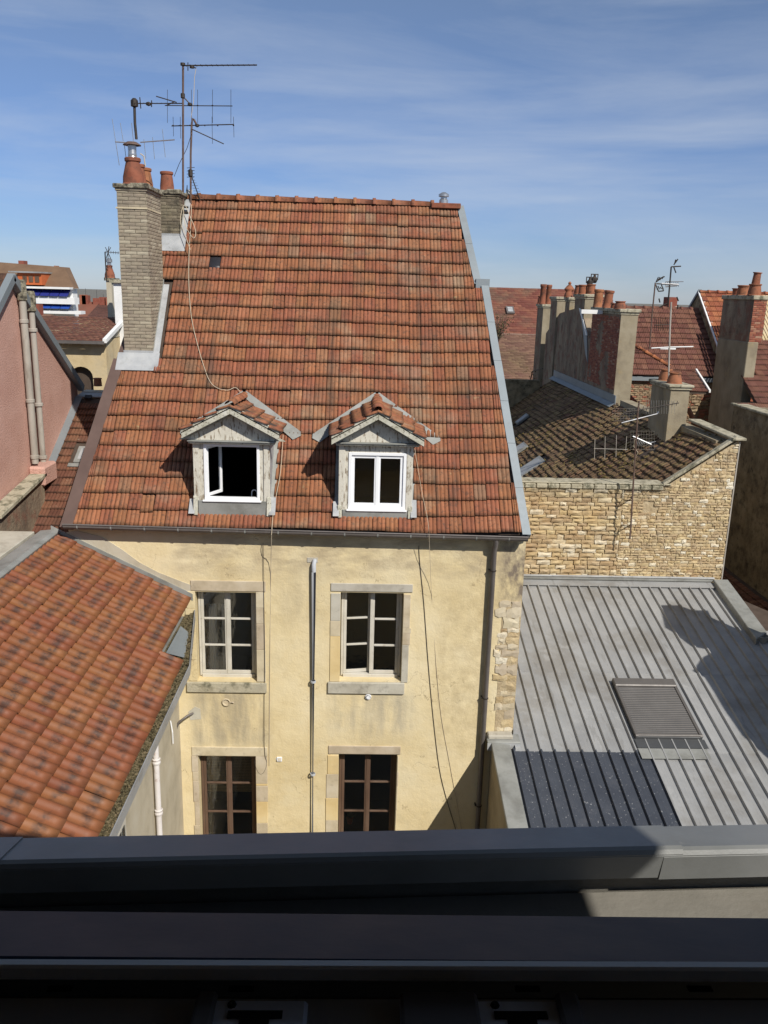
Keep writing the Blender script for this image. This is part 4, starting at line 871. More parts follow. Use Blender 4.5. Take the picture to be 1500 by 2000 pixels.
# low stepped parapet left of the ridge
PC = thing('parapet_wall', 'cream parapet wall with grey coping and a dark slot at the left edge', 'wall', (-6.8, 14.5, 0))
a, b = onY(-40, 1060, 14.2), onY(48, 1040, 14.9)
zt = onY(20, 1050, 14.5).z
MB().box(-9.5, onY(50, 1062, 14.6).x, 13.2, 14.75, 4, zt - .05).build('wall', 'plaster_cream', PC)
MB().box(-9.5, onY(55, 1062, 14.6).x + .03, 13.1, 14.85, zt - .05, zt + .02).build('coping', 'stone_grey', PC, bev=.01)
MB().obox((-7.4, 13.0, zt - .42), (1.0, .0, 0), (0, .24, 0), (0, 0, .16)).build('slot', 'dark_room', PC)
MB().box(-9.5, p_.x - .3, 5.4, 13.0, 4, p_.z - .28).build('lower_roof', 'zinc_dull', PC)

# ================================================================== pink gable house, far left
PX = -7.0
PK = thing('pink_house', 'salmon pink rendered gable wall with dark metal verge at the left edge', 'house', (-10, 17, 0))
ap, ft = onX(15, 537, PX), onX(152, 752, PX)
bk_ = V((PX, 2 * ap.y - ft.y, ft.z))
yn = 9.0
n_ = ap.z - (ft.z)
MB().prism([(PX, ft.y - .05, 0), (PX, ft.y - .05, ft.z - .02), (PX, ap.y, ap.z - .05), (PX, yn, ap.z - (ap.y - yn) * (ap.z - ft.z) / (ft.y - ap.y)), (PX, yn, 0)], (-5, 0, 0)).build('wall', 'plaster_pink', PK)
for s, (A_, B_) in enumerate(((ap, ft), (ap, V((PX, yn, ap.z - (ap.y - yn) * (ap.z - ft.z) / (ft.y - ap.y)))))):
    d = (B_ - A_); nn = V((1, 0, 0)).cross(d).normalized(); nn = nn if nn.z > 0 else -nn
    MB().obox(A_ + V((-5.1, 0, 0)) + nn * -.03, V((5.22, 0, 0)), d * 1.02, nn * .07).build('roof', 'tile_brown', PK)
    MB().obox(A_ + V((.0, 0, 0)) - nn * .12, V((.14, 0, 0)), d * 1.02, nn * .165).build('verge_flashing', 'zinc_verge', PK, bev=.008)
pa = onX(62, 900, PX + .09); ya = pa.y
for k, (px, yt) in enumerate(((47, 553), (63, 575))):
    q = onX(px + 8, 740, PX + .1); zt_ = onX(px, yt, PX + .1).z; zb_ = onX(px + 26, 893, PX + .1).z
    P = MB().tube([(PX + .11, q.y, zb_ - .1), (PX + .11, q.y, zt_ + .05)], .072 - .012 * k, 14).build('flue_pipe', 'fibre_cement', PK, smooth=True)
    for f in (.0, .33, .78, .93):
        z = zb_ + (zt_ - zb_) * f; MB().lathe((PX + .11, q.y, z), [(.07, 0), (.088, .01), (.088, .07), (.07, .08)], 14).build('pipe_collar', 'fibre_cement', P)
    MB().lathe((PX + .11, q.y, zt_ - .35), [(.075, 0), (.095, .02), (.095, .36), (.07, .42)], 14).build('pipe_cowl', 'cap_lichen', P)
q = onX(72, 905, PX + .1)
MB().obox((PX, q.y - .25, q.z - .45), (.34, 0, 0), (0, .75, 0), (0, 0, .42)).build('pipe_plinth', 'plaster_pink', PK, bev=.04)
a, b = onX(72, 930, PX + .12), onX(-20, 1015, PX + .12)
MB().obox(a + V((-.1, 0, 0)), V((.32, 0, 0)), b - a, (0, 0, .1)).build('ledge', 'stone_cap', PK, bev=.02)
MB().prism([a + V((-.1, 0, -.02)), b + V((-.1, 0, -.02)), V((PX + .02, b.y, 4)), V((PX + .02, a.y, 4))], (.24, 0, 0)).build('ledge_wall', 'wall_worn', PK)

# ================================================================== brown roof between the pink and the yellow house
MR = thing('brown_roof_house', 'narrow dirty brown tiled roof with small skylight between pink wall and yellow house', 'house', (-6.2, 17, 0))
m0, m1 = onX(42, 1062, PX + .12), onX(158, 778, PX + .12)
mw = V((0, m1.y - m0.y, m1.z - m0.z)); ML = mw.length; mw.normalize(); mn = V((1, 0, 0)).cross(mw)
mo = V((PX, m0.y, m0.z))
MB().prism([mo, mo + V((2.6, 0, 0)), mo + V((2.6, 0, 0)) + mw * ML, mo + mw * ML], mn * -.06).build('deck', 'wood_dark', MR)
def msp(v0, v1):
    out = [(.16, 2.45)]
    y = (mo + mw * (v0 + v1) / 2).y
    vs0, vs1 = (onP(150, 905, (mo, mn)) - mo).dot(mw), (onP(160, 872, (mo, mn)) - mo).dot(mw)
    if vs0 - .0 < (v0 + v1) / 2 < vs1 + .05: out = interval_minus(out, [(onP(143, 890, (mo, mn)).x - PX, onP(143, 890, (mo, mn)).x - PX + .55)])
    return out
lay_tiles(MR, 'fluted', 'tile_brown', mo, V((1, 0, 0)), mw, int(ML / .245), .245, .22, msp, seed=51, limit=200)
MB().prism([mo + mn * .05, mo + V((.17, 0, 0)) + mn * .05, mo + V((.17, 0, 0)) + mw * ML + mn * .05, mo + mw * ML + mn * .05], mn * .012).build('wall_flashing', 'zinc_verge', MR)
MB().box(PX, PX + 1.7, mo.y - .14, mo.y + .02, mo.z - .1, mo.z - .0).build('gutter', 'gutter_zinc', MR)
MB().box(PX - .2, PX + 1.6, mo.y + .05, mo.y + .4, 3, mo.z - .05).build('wall', 'plaster_cream', MR)
tp = mo + mw * ML
MB().obox(tp + V((.0, 0, .02)), V((2.3, 0, 0)), V((0, .6, .05)), mn * .04).build('top_flashing', 'lead_light', MR, bev=.01)
MB().box(PX, PX + 2.6, tp.y + .45, tp.y + .8, tp.z - 1, tp.z + .12).build('top_wall', 'stone_grey', MR, bev=.01)
sk = onP(143, 905, (mo + mn * .06, mn)); 
SKL = MB().obox(sk, V((.5, 0, 0)), mw * .55, mn * .05).build('skylight', 'zinc_dull', MR, bev=.01)
MB().obox(sk + V((.08, 0, 0)) + mw * .09 + mn * .052, V((.34, 0, 0)), mw * .37, mn * .006).build('pane', 'lead_light', SKL)
MB().obox(sk - mw * .12 - V((.1, 0, 0)), V((.7, 0, 0)), mw * .11, mn * .02).build('apron_flashing', 'zinc_dull', SKL)
mv = onP(165, 780, (mo + mn * .05, mn)); MB().obox(mv, V((.16, 0, 0)), mw * .12, mn * .05).build('tile_vent', 'black_tile', MR)
# terracotta pot standing behind the top flashing
po = thing('small_flue', 'single short terracotta pot behind the white flashing left of the yellow house', 'chimney pot', tuple(onY(191, 750, tp.y + .7)))
pp = onY(191, 750, tp.y + .65); pot(po, pp + V((0, 0, -.05)), .2, .10, .09)

# ================================================================== background, left
CB = thing('cream_outbuilding', 'cream rendered building with arched dark opening and low red tiled roof behind the pink gable', 'house', (-9.5, 27, 0))
Yc = 27.0; A = lambda px, py, Y=Yc: onY(px, py, Y)
x0, x1 = A(60, 700).x, A(208, 700).x; ze = A(150, 661).z; zr = onY(150, 615, Yc + 2.6).z
ar = A(158, 720); aw = .36; az = A(158, 716).z - .33
mb = MB(); wall_with_holes(mb, x0 - 4, x1, 5, ze, Yc, Yc + .3, [(ar.x - aw, ar.x + aw, az - 1.4, az + .33)])
mb.build('wall', 'plaster_cream', CB)
arc = [(ar.x + aw * math.cos(t), Yc + .001, az + .33 * math.sin(t) ) for t in [math.pi * k / 10 for k in range(11)]]
MB().prism([(ar.x + aw, Yc + .001, az + .335)] + arc[:6], (0, .29, 0)).build('arch_spandrel', 'plaster_cream', CB)
MB().prism([(ar.x - aw, Yc + .001, az + .335)] + arc[5:][::-1], (0, .29, 0)).build('arch_spandrel', 'plaster_cream', CB)
MB().box(ar.x - .5, ar.x + .5, Yc + .2, Yc + .28, az - 1.6, az + .4).build('door', 'wood_dark', CB)
wv = V((0, 2.6, zr - ze)); sl = wv.length; wv.normalize()
MB().box(x0 - 4, x1, Yc + .301, Yc + 5.2, 5, ze).build('body', 'plaster_cream', CB)
MB().prism([(x1, Yc, ze - .02), (x1, Yc + 2.6, zr - .1), (x1, Yc + 5.2, ze - .02)], (-.3, 0, 0)).build('gable', 'plaster_grey', CB)
lay_tiles(CB, 'flat', 'tile_red', V((x0 - 4, Yc - .25, ze - .06)), V((1, 0, 0)), wv, int(sl / .17) + 1, .17, .19, lambda a, b: [(0, x1 - x0 + 4.0)], limit=0, stagger=.5, seed=61)
MB().box(x0 - 4, x1 + .05, Yc - .34, Yc - .25, ze - .14, ze - .05).build('gutter', 'gutter_zinc', CB)
MB().prism([(x1 + .0, Yc - .3, ze + .02), (x1 + .12, Yc - .3, ze + .02), (x1 + .12, Yc + 2.6, zr + .1), (x1, Yc + 2.6, zr + .1)], (0, 0, -.12)).build('verge', 'white_paint', CB)
WT = thing('white_chimney_wall', 'narrow white rendered wall rising just left of the buff brick chimney', 'wall', (-8.5, 29, 0))
a, b = onY(221, 547, 28.6), onY(243, 640, 28.6)
MB().box(a.x, b.x + .3, 28.6, 29.2, 6, a.z - .08).build('wall', 'white_paint', WT); MB().box(a.x - .1, b.x + .3, 28.5, 29.3, a.z - .08, a.z + .02).build('coping', 'stone_cap', WT)
GC = thing('grey_chimney', 'slim grey chimney with terracotta pot and metal cowl left of the white wall', 'chimney', (-9.3, 30, 0))
a, b = onY(207, 548, 30), onY(222, 640, 30)
MB().box(a.x, b.x, 30, 30.7, 6, a.z).build('stack', 'plaster_grey', GC); MB().box(a.x - .05, b.x + .08, 29.95, 30.75, a.z, a.z + .09).build('chimney_cap', 'cap_lichen', GC)
c = onY(214, 545, 30.2); pot(GC, (c.x, 30.25, a.z + .09), .42, .17, .09); MB().lathe((c.x, 30.25, a.z + .5), [(.07, 0), (.07, .1), (.11, .11), (.11, .2), (.04, .24), (.001, .24)], 10).build('rain_cowl', 'metal_bright', GC)
an = thing('television_antenna', 'small arrow shaped aerial on a pole beside the slim grey chimney', 'antenna', tuple(onY(207, 545, 29.8)), 'rooftop antennas')
b0, b1 = onY(208, 548, 29.8), onY(205, 492, 29.8); MB().tube([b0, b1], .02, 6).build('mast', 'metal_dark', an)
mb = MB(); yagi(mb, onY(205, 492, 29.8), onY(233, 494, 29.8), 6, (0, .3, 1), (.05, .05), .008, .012); mb.build('boom', 'metal_dark', an)
mb = MB()
for dx, dy in ((-9, -10), (9, -10), (10, 14), (-6, 12), (3, -12), (0, 13)): mb.tube([onY(211, 493, 29.8), onY(211 + dx * .6, 493 + dy, 29.8)], .012, 5)
mb.build('reflector', 'metal_dark', an)

# apartment block
AB = thing('apartment_block', 'white apartment block with brown mansard roof, orange dormer and blue awnings', 'building', (-38, 85, 0))
Ya = 84.0; P = lambda px, py, Y=Ya: onY(px, py, Y)
xr = P(134, 560).x; xl_ = P(-40, 560).x
zb = P(80, 610).z
MB().box(xl_, xr, Ya + 1, Ya + 2.4, 0, P(80, 563).z).build('wall', 'white_paint', AB)
MB().prism([(xl_, Ya + .6, P(80, 562).z), (xr + .3, Ya + .6, P(80, 562).z), (P(98, 520).x, Ya + 4, onY(98, 521, Ya + 4).z), (xl_, Ya + 4, onY(10, 512, Ya + 4).z)], (0, 1.5, 0)).build('roof', 'slate_brown', AB)
MB().box(P(33, 545).x, P(80, 545).x, Ya + .2, Ya + 5, P(55, 556).z, P(55, 533).z).build('roof_dormer', 'orange_paint', AB)
MB().box(P(18, 545).x, P(82, 545).x, Ya - .1, Ya + 5, P(55, 533).z, P(55, 530).z).build('dormer_roof', 'zinc', AB)
for k in range(3): MB().box(P(43 + k * 12, 545).x, P(51 + k * 12, 545).x, Ya + .15, Ya + .2, P(55, 551).z, P(55, 539).z).build('window', 'wood_brown', AB)
for (ya, yb) in ((560, 564), (580, 593), (606, 612)):
    MB().box(xl_, xr + .2 + (ya - 560) * .02, Ya - .4, Ya + 1, P(90, yb).z, P(90, ya).z).build('balcony', 'white_paint', AB)
for j, (ya, yb, m) in enumerate(((564, 578, 'awning_navy'), (592, 602, 'awning_blue'))):
    for k in range(5):
        xa, xb = P(42 + k * 18.5 + j, 570).x, P(59 + k * 18.5 + j, 570).x
        MB().prism([(xa, Ya + .9, P(90, ya).z), (xb, Ya + .9, P(90, ya).z), (xb + .1, Ya - .6, P(90, yb).z), (xa + .1, Ya - .6, P(90, yb).z)], (0, 0, .05)).build('awning', m, AB)
    MB().box(xl_, xr - .3, Ya + .93, Ya + .99, P(90, yb + 5).z, P(90, ya).z).build('window', 'glass_pane', AB)
MB().box(P(3, 510).x, P(14, 510).x, Ya + 4, Ya + 5, P(8, 530).z, P(8, 506).z).build('chimney', 'brick_red', AB)
MB().box(P(68, 510).x, P(72, 510).x, Ya + 5, Ya + 6, P(8, 530).z, P(8, 514).z).build('chimney', 'brick_red', AB)
# far roofs between the block and the chimney
rr = random.Random(2)
for k, (x0, x1, ye_, yr_, Y, m, lab) in enumerate(((128, 178, 618, 588, 110, 'tile_far', 'distant low red roof just right of the apartment block'), (172, 216, 618, 590, 104, 'tile_red', 'distant low red roof left of the slim grey chimney'), (-60, 60, 640, 610, 70, 'tile_farbrown', 'distant brown roof mostly hidden behind the pink gable'))):
    T_ = thing('distant_house', lab, 'house', (onY(x0, 600, Y).x, Y, 0), 'distant roofs')
    a, b = onY(x0, ye_, Y), onY(x1, ye_, Y); zr = onY(x0, yr_, Y + 5).z
    MB().box(a.x, b.x, Y, Y + 10, 0, a.z).build('wall', 'plaster_cream', T_)
    MB().prism([(a.x, Y - .4, a.z), (a.x, Y + 5, zr), (a.x, Y + 10.4, a.z)], (b.x - a.x, 0, 0)).build('roof', m, T_)
    for q in range(3):
        xx = a.x + (b.x - a.x) * (.2 + .3 * q + rr.uniform(-.12, .12)); MB().box(xx - .4, xx + .4, Y + 4, Y + 5, zr - .6, zr + rr.uniform(.3, .9)).build('chimney', 'brick_red', T_)
        MB().tube([(xx, Y + 4.5, zr), (xx, Y + 4.5, zr + rr.uniform(.8, 2.0))], .02, 4).build('aerial', 'metal_dark', T_)

# ================================================================== zinc (ribbed steel) roof, right
YS = 21.0
za_, zc_ = onY(1200, 1136, YS), onY(1005, 1440, D)
zs = (za_.z - zc_.z) / (YS - D); ZP = (zc_, V((0, -zs, 1)).normalized()); zw = V((0, 1, zs)).normalized(); zn = ZP[1]
def zp(px, py, lift=0.0): return onP(px, py, (ZP[0] + zn * lift, zn))
def zz(y): return zc_.z + zs * (y - D)
ZR_ = thing('ribbed_metal_roof_building', 'low building roofed in grey ribbed sheet metal at lower right', 'building', (6, 14, 0))
xL = XR + .0; Yn = 9.0; Yt = YS - .12
xRt = zp(1384, 1136).x; xRb = zp(1466, 1245).x
pitch = (zp(1085, 1136).x - zp(1046, 1136).x) / 2
cop0 = onY(957, 1457, D - .15).x; cop1 = onY(989, 1457, D - .15).x
cz = zc_.z + .08
XRr = max(xRt, xRb)
bs = zp(1046, 1136).x                                # a rib position
nrib = int((XRr + 1.6 - bs) / pitch) + 1
k0 = -math.ceil((bs - cop1) / pitch)
yd0 = zp(1100, 1466).y                               # joint between old sheets and the newer dark ones
xdk = zp(1262, 1480).x
for k in range(k0, nrib + 4):
    xa = bs + k * pitch; xb = xa + pitch
    if xa > xRt + 3.4: break
    xa_ = max(xa, cop1 if xa < XR else -99)
    inner = xb < XR + .01
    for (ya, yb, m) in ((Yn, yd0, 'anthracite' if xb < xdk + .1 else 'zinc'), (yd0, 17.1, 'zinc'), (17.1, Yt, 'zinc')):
        if inner and ya >= yd0 - .01: continue
        if xa > xRt - .05: yb = min(yb, 19.2 - (xa - xRt) * 1.0)
        if yb <= ya: continue
        lf = .0 if ya < yd0 - .1 else (.006 if ya < 17 else .012)
        xa_ = max(xa, cop1 if ya < yd0 - .1 else XR)
        b0 = V((xa_, ya - .03, zz(ya - .03) + lf)); w = V((xb - xa_, 0, 0)); l = V((0, yb - ya + .03, zs * (yb - ya + .03)))
        P_ = [(0, 0), ]
        r0, r1, hh = .040, .045, .055                # trapezoid rib at the left edge of each sheet, two faint stiffeners
        prof = [(0, hh), (r0 * .6, hh), (r0 + .012, 0), (pitch * .42, 0), (pitch * .45, .0018), (pitch * .48, 0), (pitch * .66, 0), (pitch * .69, .0018), (pitch * .72, 0), (pitch - .014, 0), (pitch - .001, hh)]
        mb = MB()
        for (pa, ha), (pb, hb) in zip(prof[:-1], prof[1:]):
            u0, u1 = max(xa + pa, xa_), min(xa + pb, xb)
            if u1 <= u0: continue
            mb.quad(V((u0, b0.y, b0.z + ha)), V((u1, b0.y, b0.z + hb)), V((u1, b0.y, b0.z + hb)) + l, V((u0, b0.y, b0.z + ha)) + l)
            mb.quad(V((u0, b0.y, b0.z + ha)), V((u1, b0.y, b0.z + hb)), V((u1, b0.y, b0.z - .02)), V((u0, b0.y, b0.z - .02)))
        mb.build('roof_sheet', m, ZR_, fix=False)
# deck under the sheets, walls
MB().prism([(cop1 - .02, Yn, zz(Yn) - .03), (xRt + 3.5, Yn, zz(Yn) - .03), (xRt + 3.5, 17, zz(17) - .03), (xRt, Yt, zz(Yt) - .03), (XR, Yt, zz(Yt) - .03), (XR, D - .1, zz(D - .1) - .03), (cop1 - .02, D - .1, zz(D - .1) - .03)], (0, 0, -.1)).build('deck', 'wood_dark', ZR_)
MB().prism([(cop0 + .04, Yn, 0), (cop0 + .04, D - .01, 0), (cop0 + .04, D - .01, zz(D) + .0), (cop0 + .04, Yn, zz(Yn) + .0)], (cop1 - cop0 - .08, 0, 0)).build('wall', 'render_olive', ZR_)
MB().prism([(cop0, Yn, zz(Yn) + .09), (cop1 + .04, Yn, zz(Yn) + .07), (cop1 + .04, D - .2, zz(D) + .03), (cop0, D - .2, zz(D) + .05)], (0, 0, -.08)).build('edge_flashing', 'zinc_dull', ZR_, bev=.01)
a, b = onY(950, 1438, D - .1), onY(1004, 1438, D - .1)
MB().obox((a.x, D - .28, a.z - .07), (b.x - a.x + .1, 0, 0), (0, .275, .03), (0, 0, .05)).build('edge_flashing', 'zinc_dull', ZR_, bev=.01)
MB().obox((a.x, D - .29, a.z - .2), (b.x - a.x + .1, 0, 0), (0, .02, 0), (0, 0, .15)).build('edge_flashing', 'lead_light', ZR_)
MB().obox((a.x + .02, D - .2, a.z - .02), (b.x - a.x - .06, 0, 0), (0, .195, 0), (0, 0, .09)).build('mortar_fillet', 'stone_grey', ZR_, bev=.02)
# vertical corner flashing where the sheets meet the house corner
MB().prism([(XR + .004, D - .05, zz(D) - .02), (XR + .004, Yt, zz(Yt)), (XR + .004, Yt, zz(Yt) + .16), (XR + .004, D - .05, zz(D) + .18)], (.012, 0, 0)).build('side_flashing', 'zinc', ZR_)
# top flashing against the stone wall, right coping
MB().obox((XR, Yt - .22, zz(Yt - .22) + .05), (xRt - XR + .1, 0, 0), (0, .26, .06), (0, 0, .015)).build('top_flashing', 'zinc', ZR_)
MB().obox((XR, Yt - .0, zz(Yt) + .09), (xRt - XR + .05, 0, 0), (0, .1, .0), (0, 0, .10)).build('top_flashing', 'zinc_dull', ZR_, bev=.02)
MB().tube([(XR, Yt + .01, zz(Yt) + .2), (xRt + .05, Yt + .01, zz(Yt) + .2)], .03, 8).build('top_roll', 'zinc', ZR_, smooth=True)
c0, c1_, c2, c3 = onZ(1378, 1122, zz(Yt) + .2), onZ(1413, 1136, zz(Yt) + .2), onZ(1462, 1216, zz(18.6) + .2), onZ(1440, 1232, zz(18.6) + .2)
MB().prism([V((xRt + .03, Yt, zz(Yt) + .18)), V((xRt + .42, Yt, zz(Yt) + .18)), V((xRt + .42, 18.5, zz(18.5) + .18)), V((xRt + .03, 18.2, zz(18.2) + .18))], (0, 0, -.2)).build('coping', 'zinc_dull', ZR_, bev=.015)
MB().prism([V((xRt + .06, Yt, zz(Yt))), V((xRt + .38, Yt, zz(Yt))), V((xRt + .38, 18.6, zz(18.6))), V((xRt + .06, 18.3, zz(18.3)))], (0, 0, -2.5)).build('wall', 'render_olive', ZR_)
mb = MB(); hc = V((xRt + .25, 18.35, zz(18.4) + .02)); mb.lathe(hc, [(.001, -.2), (.06, -.2), (.14, .1), (.16, .14), (.13, .14)], 10).build('hopper', 'zinc_dull', ZR_)
# roller-shuttered skylight
q0, q1, q2, q3 = zp(1236, 1436, .12), zp(1363, 1436, .12), zp(1322, 1326, .12), zp(1199, 1325, .12)
sx0, sx1, sy0, sy1 = (q0.x + q3.x) / 2, (q1.x + q2.x) / 2, q0.y, q3.y
SK = thing('roof_window', 'closed brown roller shutter over a roof window on the ribbed metal roof', 'skylight', ((sx0 + sx1) / 2, (sy0 + sy1) / 2, zz(sy0)))
base = V((sx0, sy0, zz(sy0))); ux = V((sx1 - sx0, 0, 0)); wl_ = sy1 - sy0; uw = V((0, wl_, zs * wl_))
MB().obox(base + zn * .01, ux, uw, zn * .10).build('frame', 'shutter_dark', SK, bev=.01)
for s in (0, 1): MB().obox(base + ux * (s * .955) + zn * .10, ux * .045, uw * .9, zn * .035).build('guide_rail', 'shutter_brown', SK, bev=.006)
MB().obox(base + uw * .86 + zn * .09, ux, uw * .14, zn * .075).build('shutter_box', 'shutter_brown', SK, bev=.02)
ns = 26
for k in range(ns):
    f0 = .035 + .825 * k / ns; mb = MB(); o_ = base + ux * .045 + uw * f0 + zn * .10; dl = uw * (.825 / ns)
    for (a, b, ha, hb) in ((0, .2, .002, .016), (.2, .7, .016, .016), (.7, .92, .016, .002)): mb.quad(o_ + dl * a + zn * ha, o_ + ux * .91 + dl * a + zn * ha, o_ + ux * .91 + dl * b + zn * hb, o_ + dl * b + zn * hb)
    mb.build('slat', 'shutter_brown', SK, fix=False)
MB().tube([base + zn * .12 + uw * .015, base + ux + zn * .12 + uw * .015], .025, 10).build('end_bar', 'shutter_brown', SK, smooth=True)
MB().obox(base - V((.02, 0, 0)) - uw * .14 + zn * .045, ux * 1.04, uw * .14, zn * .006).build('apron', 'shutter_dark', SK)
MB().obox(base - V((.02, 0, 0)) - uw * .30 + zn * .040, ux * 1.0, uw * .155, zn * .006).build('apron', 'zinc_dull', SK)

# ================================================================== stone barn with mossy roof
BN = thing('stone_barn', 'rough limestone wall and mossy tiled roof building above the metal roof', 'building', (7, 22, 0))
sA, sB, sC = onY(1015, 944, YS), onY(1303, 946, YS), onY(1440, 860, YS)
xw0, xw1 = XR - .1, onY(1441, 900, YS).x; xw1 = (onY(1440, 880, YS).x + onY(1411, 1130, YS).x) / 2
zb_ = zz(YS) - .0
def topz(x): return sB.z if x < sB.x else sB.z + (sC.z - sB.z) * (x - sB.x) / (sC.x - sB.x)
core = MB(); core.prism([(xw0, YS + .03, 3), (xw1, YS + .03, 3), (xw1, YS + .03, topz(xw1) - .05), (sB.x, YS + .03, sB.z - .05), (xw0, YS + .03, sB.z - .05)], (0, .45, 0))
core.build('wall', 'lime_mortar', BN)
rr = random.Random(77)
def kp2(p, a, b, z, h): return p.z + h / 2 < topz(p.x + (b - a) / 2 * (1 if p.x < sB.x else -1)) - .02 and not (abs(p.x - sB.x + .38) < .16 and abs(p.z - sB.z + .62) < .14)
hw_ = sC.z - zb_ + .1; xs = onY(1115, 1000, YS).x; xm_ = onY(1215, 1000, YS).x
lay_blocks(BN, 'stone', 'limestone', (xw0, YS + .03, zb_), (1, 0, 0), (0, -1, 0), xm_ - xw0, hw_, (.085, .135), (.16, .42), .016, .065, limit=230, keep=kp2, seed=71, ragged=.12)
lay_blocks(BN, 'rubble_stone', 'limestone', (xm_, YS + .035, zb_), (1, 0, 0), (0, -1, 0), xw1 - xm_, hw_, (.055, .10), (.08, .24), .012, .04, limit=290, keep=kp2, seed=72, ragged=.2)
MB().box(xw0, sB.x + .1, YS - .05, YS + .5, sB.z - .025, sB.z + .01).build('wall_capping', 'stone_cap', BN, bev=.02)
for k in range(16):
    xa = xw0 + (sB.x - .1 - xw0) * k / 16; MB().box(xa, xa + (sB.x - .1 - xw0) / 16 - .012, YS - .06 - R_.uniform(0, .02), YS + .2, sB.z - .15, sB.z - .03).build('capping_stone', 'stone_cap', BN, bev=.02)
# roof plane falls to the left
ms = (sC.z - sB.z) / (sC.x - sB.x); bn = V((-ms, 0, 1)).normalized(); BP = (sC, bn)
def bp(px, py, lift=0.0): return onP(px, py, (BP[0] + bn * lift, bn))
def bz(x): return sC.z + ms * (x - sC.x)
crest = bp(1345, 832); yback = crest.y
w1, w0 = bp(1202, 792), bp(1060, 752)
XWs = w1.x
yend = bp(985, 745).y
bw_ = V((1, 0, ms)).normalized()
xlow = 3.5
brows = int((XWs - xlow) / bw_.x / .2)
top_x = sC.x - .1
def bsp(v0, v1):
    x = xlow + (v0 + v1) / 2 * bw_.x; y1 = min(yend, w0.y) if x < XWs - .1 else yback + .1
    if x > XWs - .1: y1 = max(yback, w1.y + (yback - w1.y) * (x - XWs) / max(.1, (top_x - XWs)))
    s = [(0, y1 - YS - .1)]
    for (u0, u1, a, b) in bholes:
        if a < x < b: s = interval_minus(s, [(u0, u1)])
    return s
bholes = []
SKY = []
for (A_, B_, w_) in (((1018, 937), (1068, 905), 1.0), ((1004, 893), (1033, 874), .8), ((1012, 832), (1035, 814), .55)):
    a, b = bp(*A_), bp(*B_); SKY.append((a, b, w_)); bholes.append((a.y - YS - .06, a.y - YS + w_ + .06, a.x - .06, b.x + .06))
# U along -y so that the normal faces up
def bsp2(v0, v1): return [(-b, -a) for (a, b) in bsp(v0, v1)]
NRW = int((top_x - xlow) / bw_.x / .21)
lay_tiles(BN, 'flat', 'tile_moss', V((xlow, YS + .1, bz(xlow))), V((0, -1, 0)), bw_, NRW, .21, .19, bsp2, seed=73, limit=300, jit=3, stagger=.5, wave=.12, sagv=.04)
MB().prism([(xlow, YS + .05, bz(xlow) - .05), (top_x, YS + .05, bz(top_x) - .05), (top_x, yback + .2, bz(top_x) - .05), (XWs, w1.y, bz(XWs) - .05), (XWs, w0.y, bz(XWs) - .05), (xlow, w0.y, bz(xlow) - .05)], (0, 0, -.15)).build('deck', 'wood_dark', BN)
mo_ = MB(); rr = random.Random(12); n = 0
while n < 1500:
    x = rr.uniform(xlow, top_x); y = YS + .15 + (rr.random() ** 1.5) * (yend - YS)
    if x > XWs and y > yback: continue
    if noise.noise(V((x * .9, y * .9, 3))) + .15 * rr.random() < .02: continue
    r = rr.uniform(.02, .06); P = V((x, y, bz(x) + .03)); n += 1
    mo_.add([P + V((r, 0, 0)), P + V((0, r, 0)), P + V((-r, 0, -.02)), P + V((0, -r, 0)), P + V((0, 0, r * .8))], [(0, 1, 4), (1, 2, 4), (2, 3, 4), (3, 0, 4)])
mo_.build('moss_cushions', 'moss', BN, kind='stuff', fix=False)
for k, (a, b, w_) in enumerate(SKY):
    S_ = MB().obox(a + bn * .02, (0, w_, 0), b - a, bn * .09).build('skylight', 'zinc_dull', BN, bev=.01)
    d = b - a; MB().obox(a + bn * .112 + d * .1 + V((0, .08, 0)), (0, w_ - .16, 0), d * .8, bn * .006).build('pane', 'lead_light', S_)
# verge board, side board, capping slab
vb0, vb1 = V((sB.x - .12, YS - .06, topz(sB.x) - .06)), V((sC.x - .02, YS - .06, sC.z + .03))
MB().obox(vb0, (0, .20, 0), vb1 - vb0, (0, 0, .09)).build('verge_board', 'stone_cap', BN, bev=.02)
MB().obox((sC.x - .16, YS - .1, sC.z + .0), (.36, 0, 0), (-.05, yback - YS, .06), (0, 0, .07)).build('coping_slab', 'stone_cap', BN, bev=.015)
MB().box(xw1 - .0, xw1 + .03, YS + .0, YS + .05, 4, sC.z - .05).build('corner_board', 'fibre_cement', BN)
MB().box(xw1 - .4, xw1, YS + .48, yback + 6, 3, sC.z - .1).build('side_wall', 'render_olive', BN)
MB().box(XR, onY(1056, 740, w0.y - .3).x, w0.y - .3, w0.y + .1, 4, onY(1015, 742, w0.y - .3).z).build('back_wall', 'limestone_dark', BN)

# ------------------------------------------------------------------ small chimney on the barn ridge
f0, f1 = bp(1303, 852), bp(1342, 838)
yf = (f0.y + f1.y) / 2; 
sx_0, sx_1 = onY(1306, 800, yf).x, onY(1343, 800, yf).x; yrr = onX(1268, 800, sx_0).y; ztp = onY(1325, 757, yf).z
SC_ = thing('twin_pot_chimney', 'squat rendered chimney with two stubby terracotta pots on the mossy roof', 'chimney', (sx_0, yf, f0.z))
MB().box(sx_0, sx_1, yf, yrr, bz(sx_0) - .3, ztp - .07).build('stack', 'render_olive', SC_, bev=.01)
MB().box(sx_0 - .05, sx_1 + .05, yf - .05, yrr + .05, ztp - .07, ztp + .0).build('chimney_cap', 'stone_cap', SC_, bev=.015)
MB().box(sx_0 - .09, sx_1 + .09, yf - .09, yrr + .09, ztp, ztp + .08).build('chimney_cap', 'stone_cap', SC_, bev=.02)
a = onY(1318, 748, yf + .35); b = onY(1296, 748, yrr - .35)
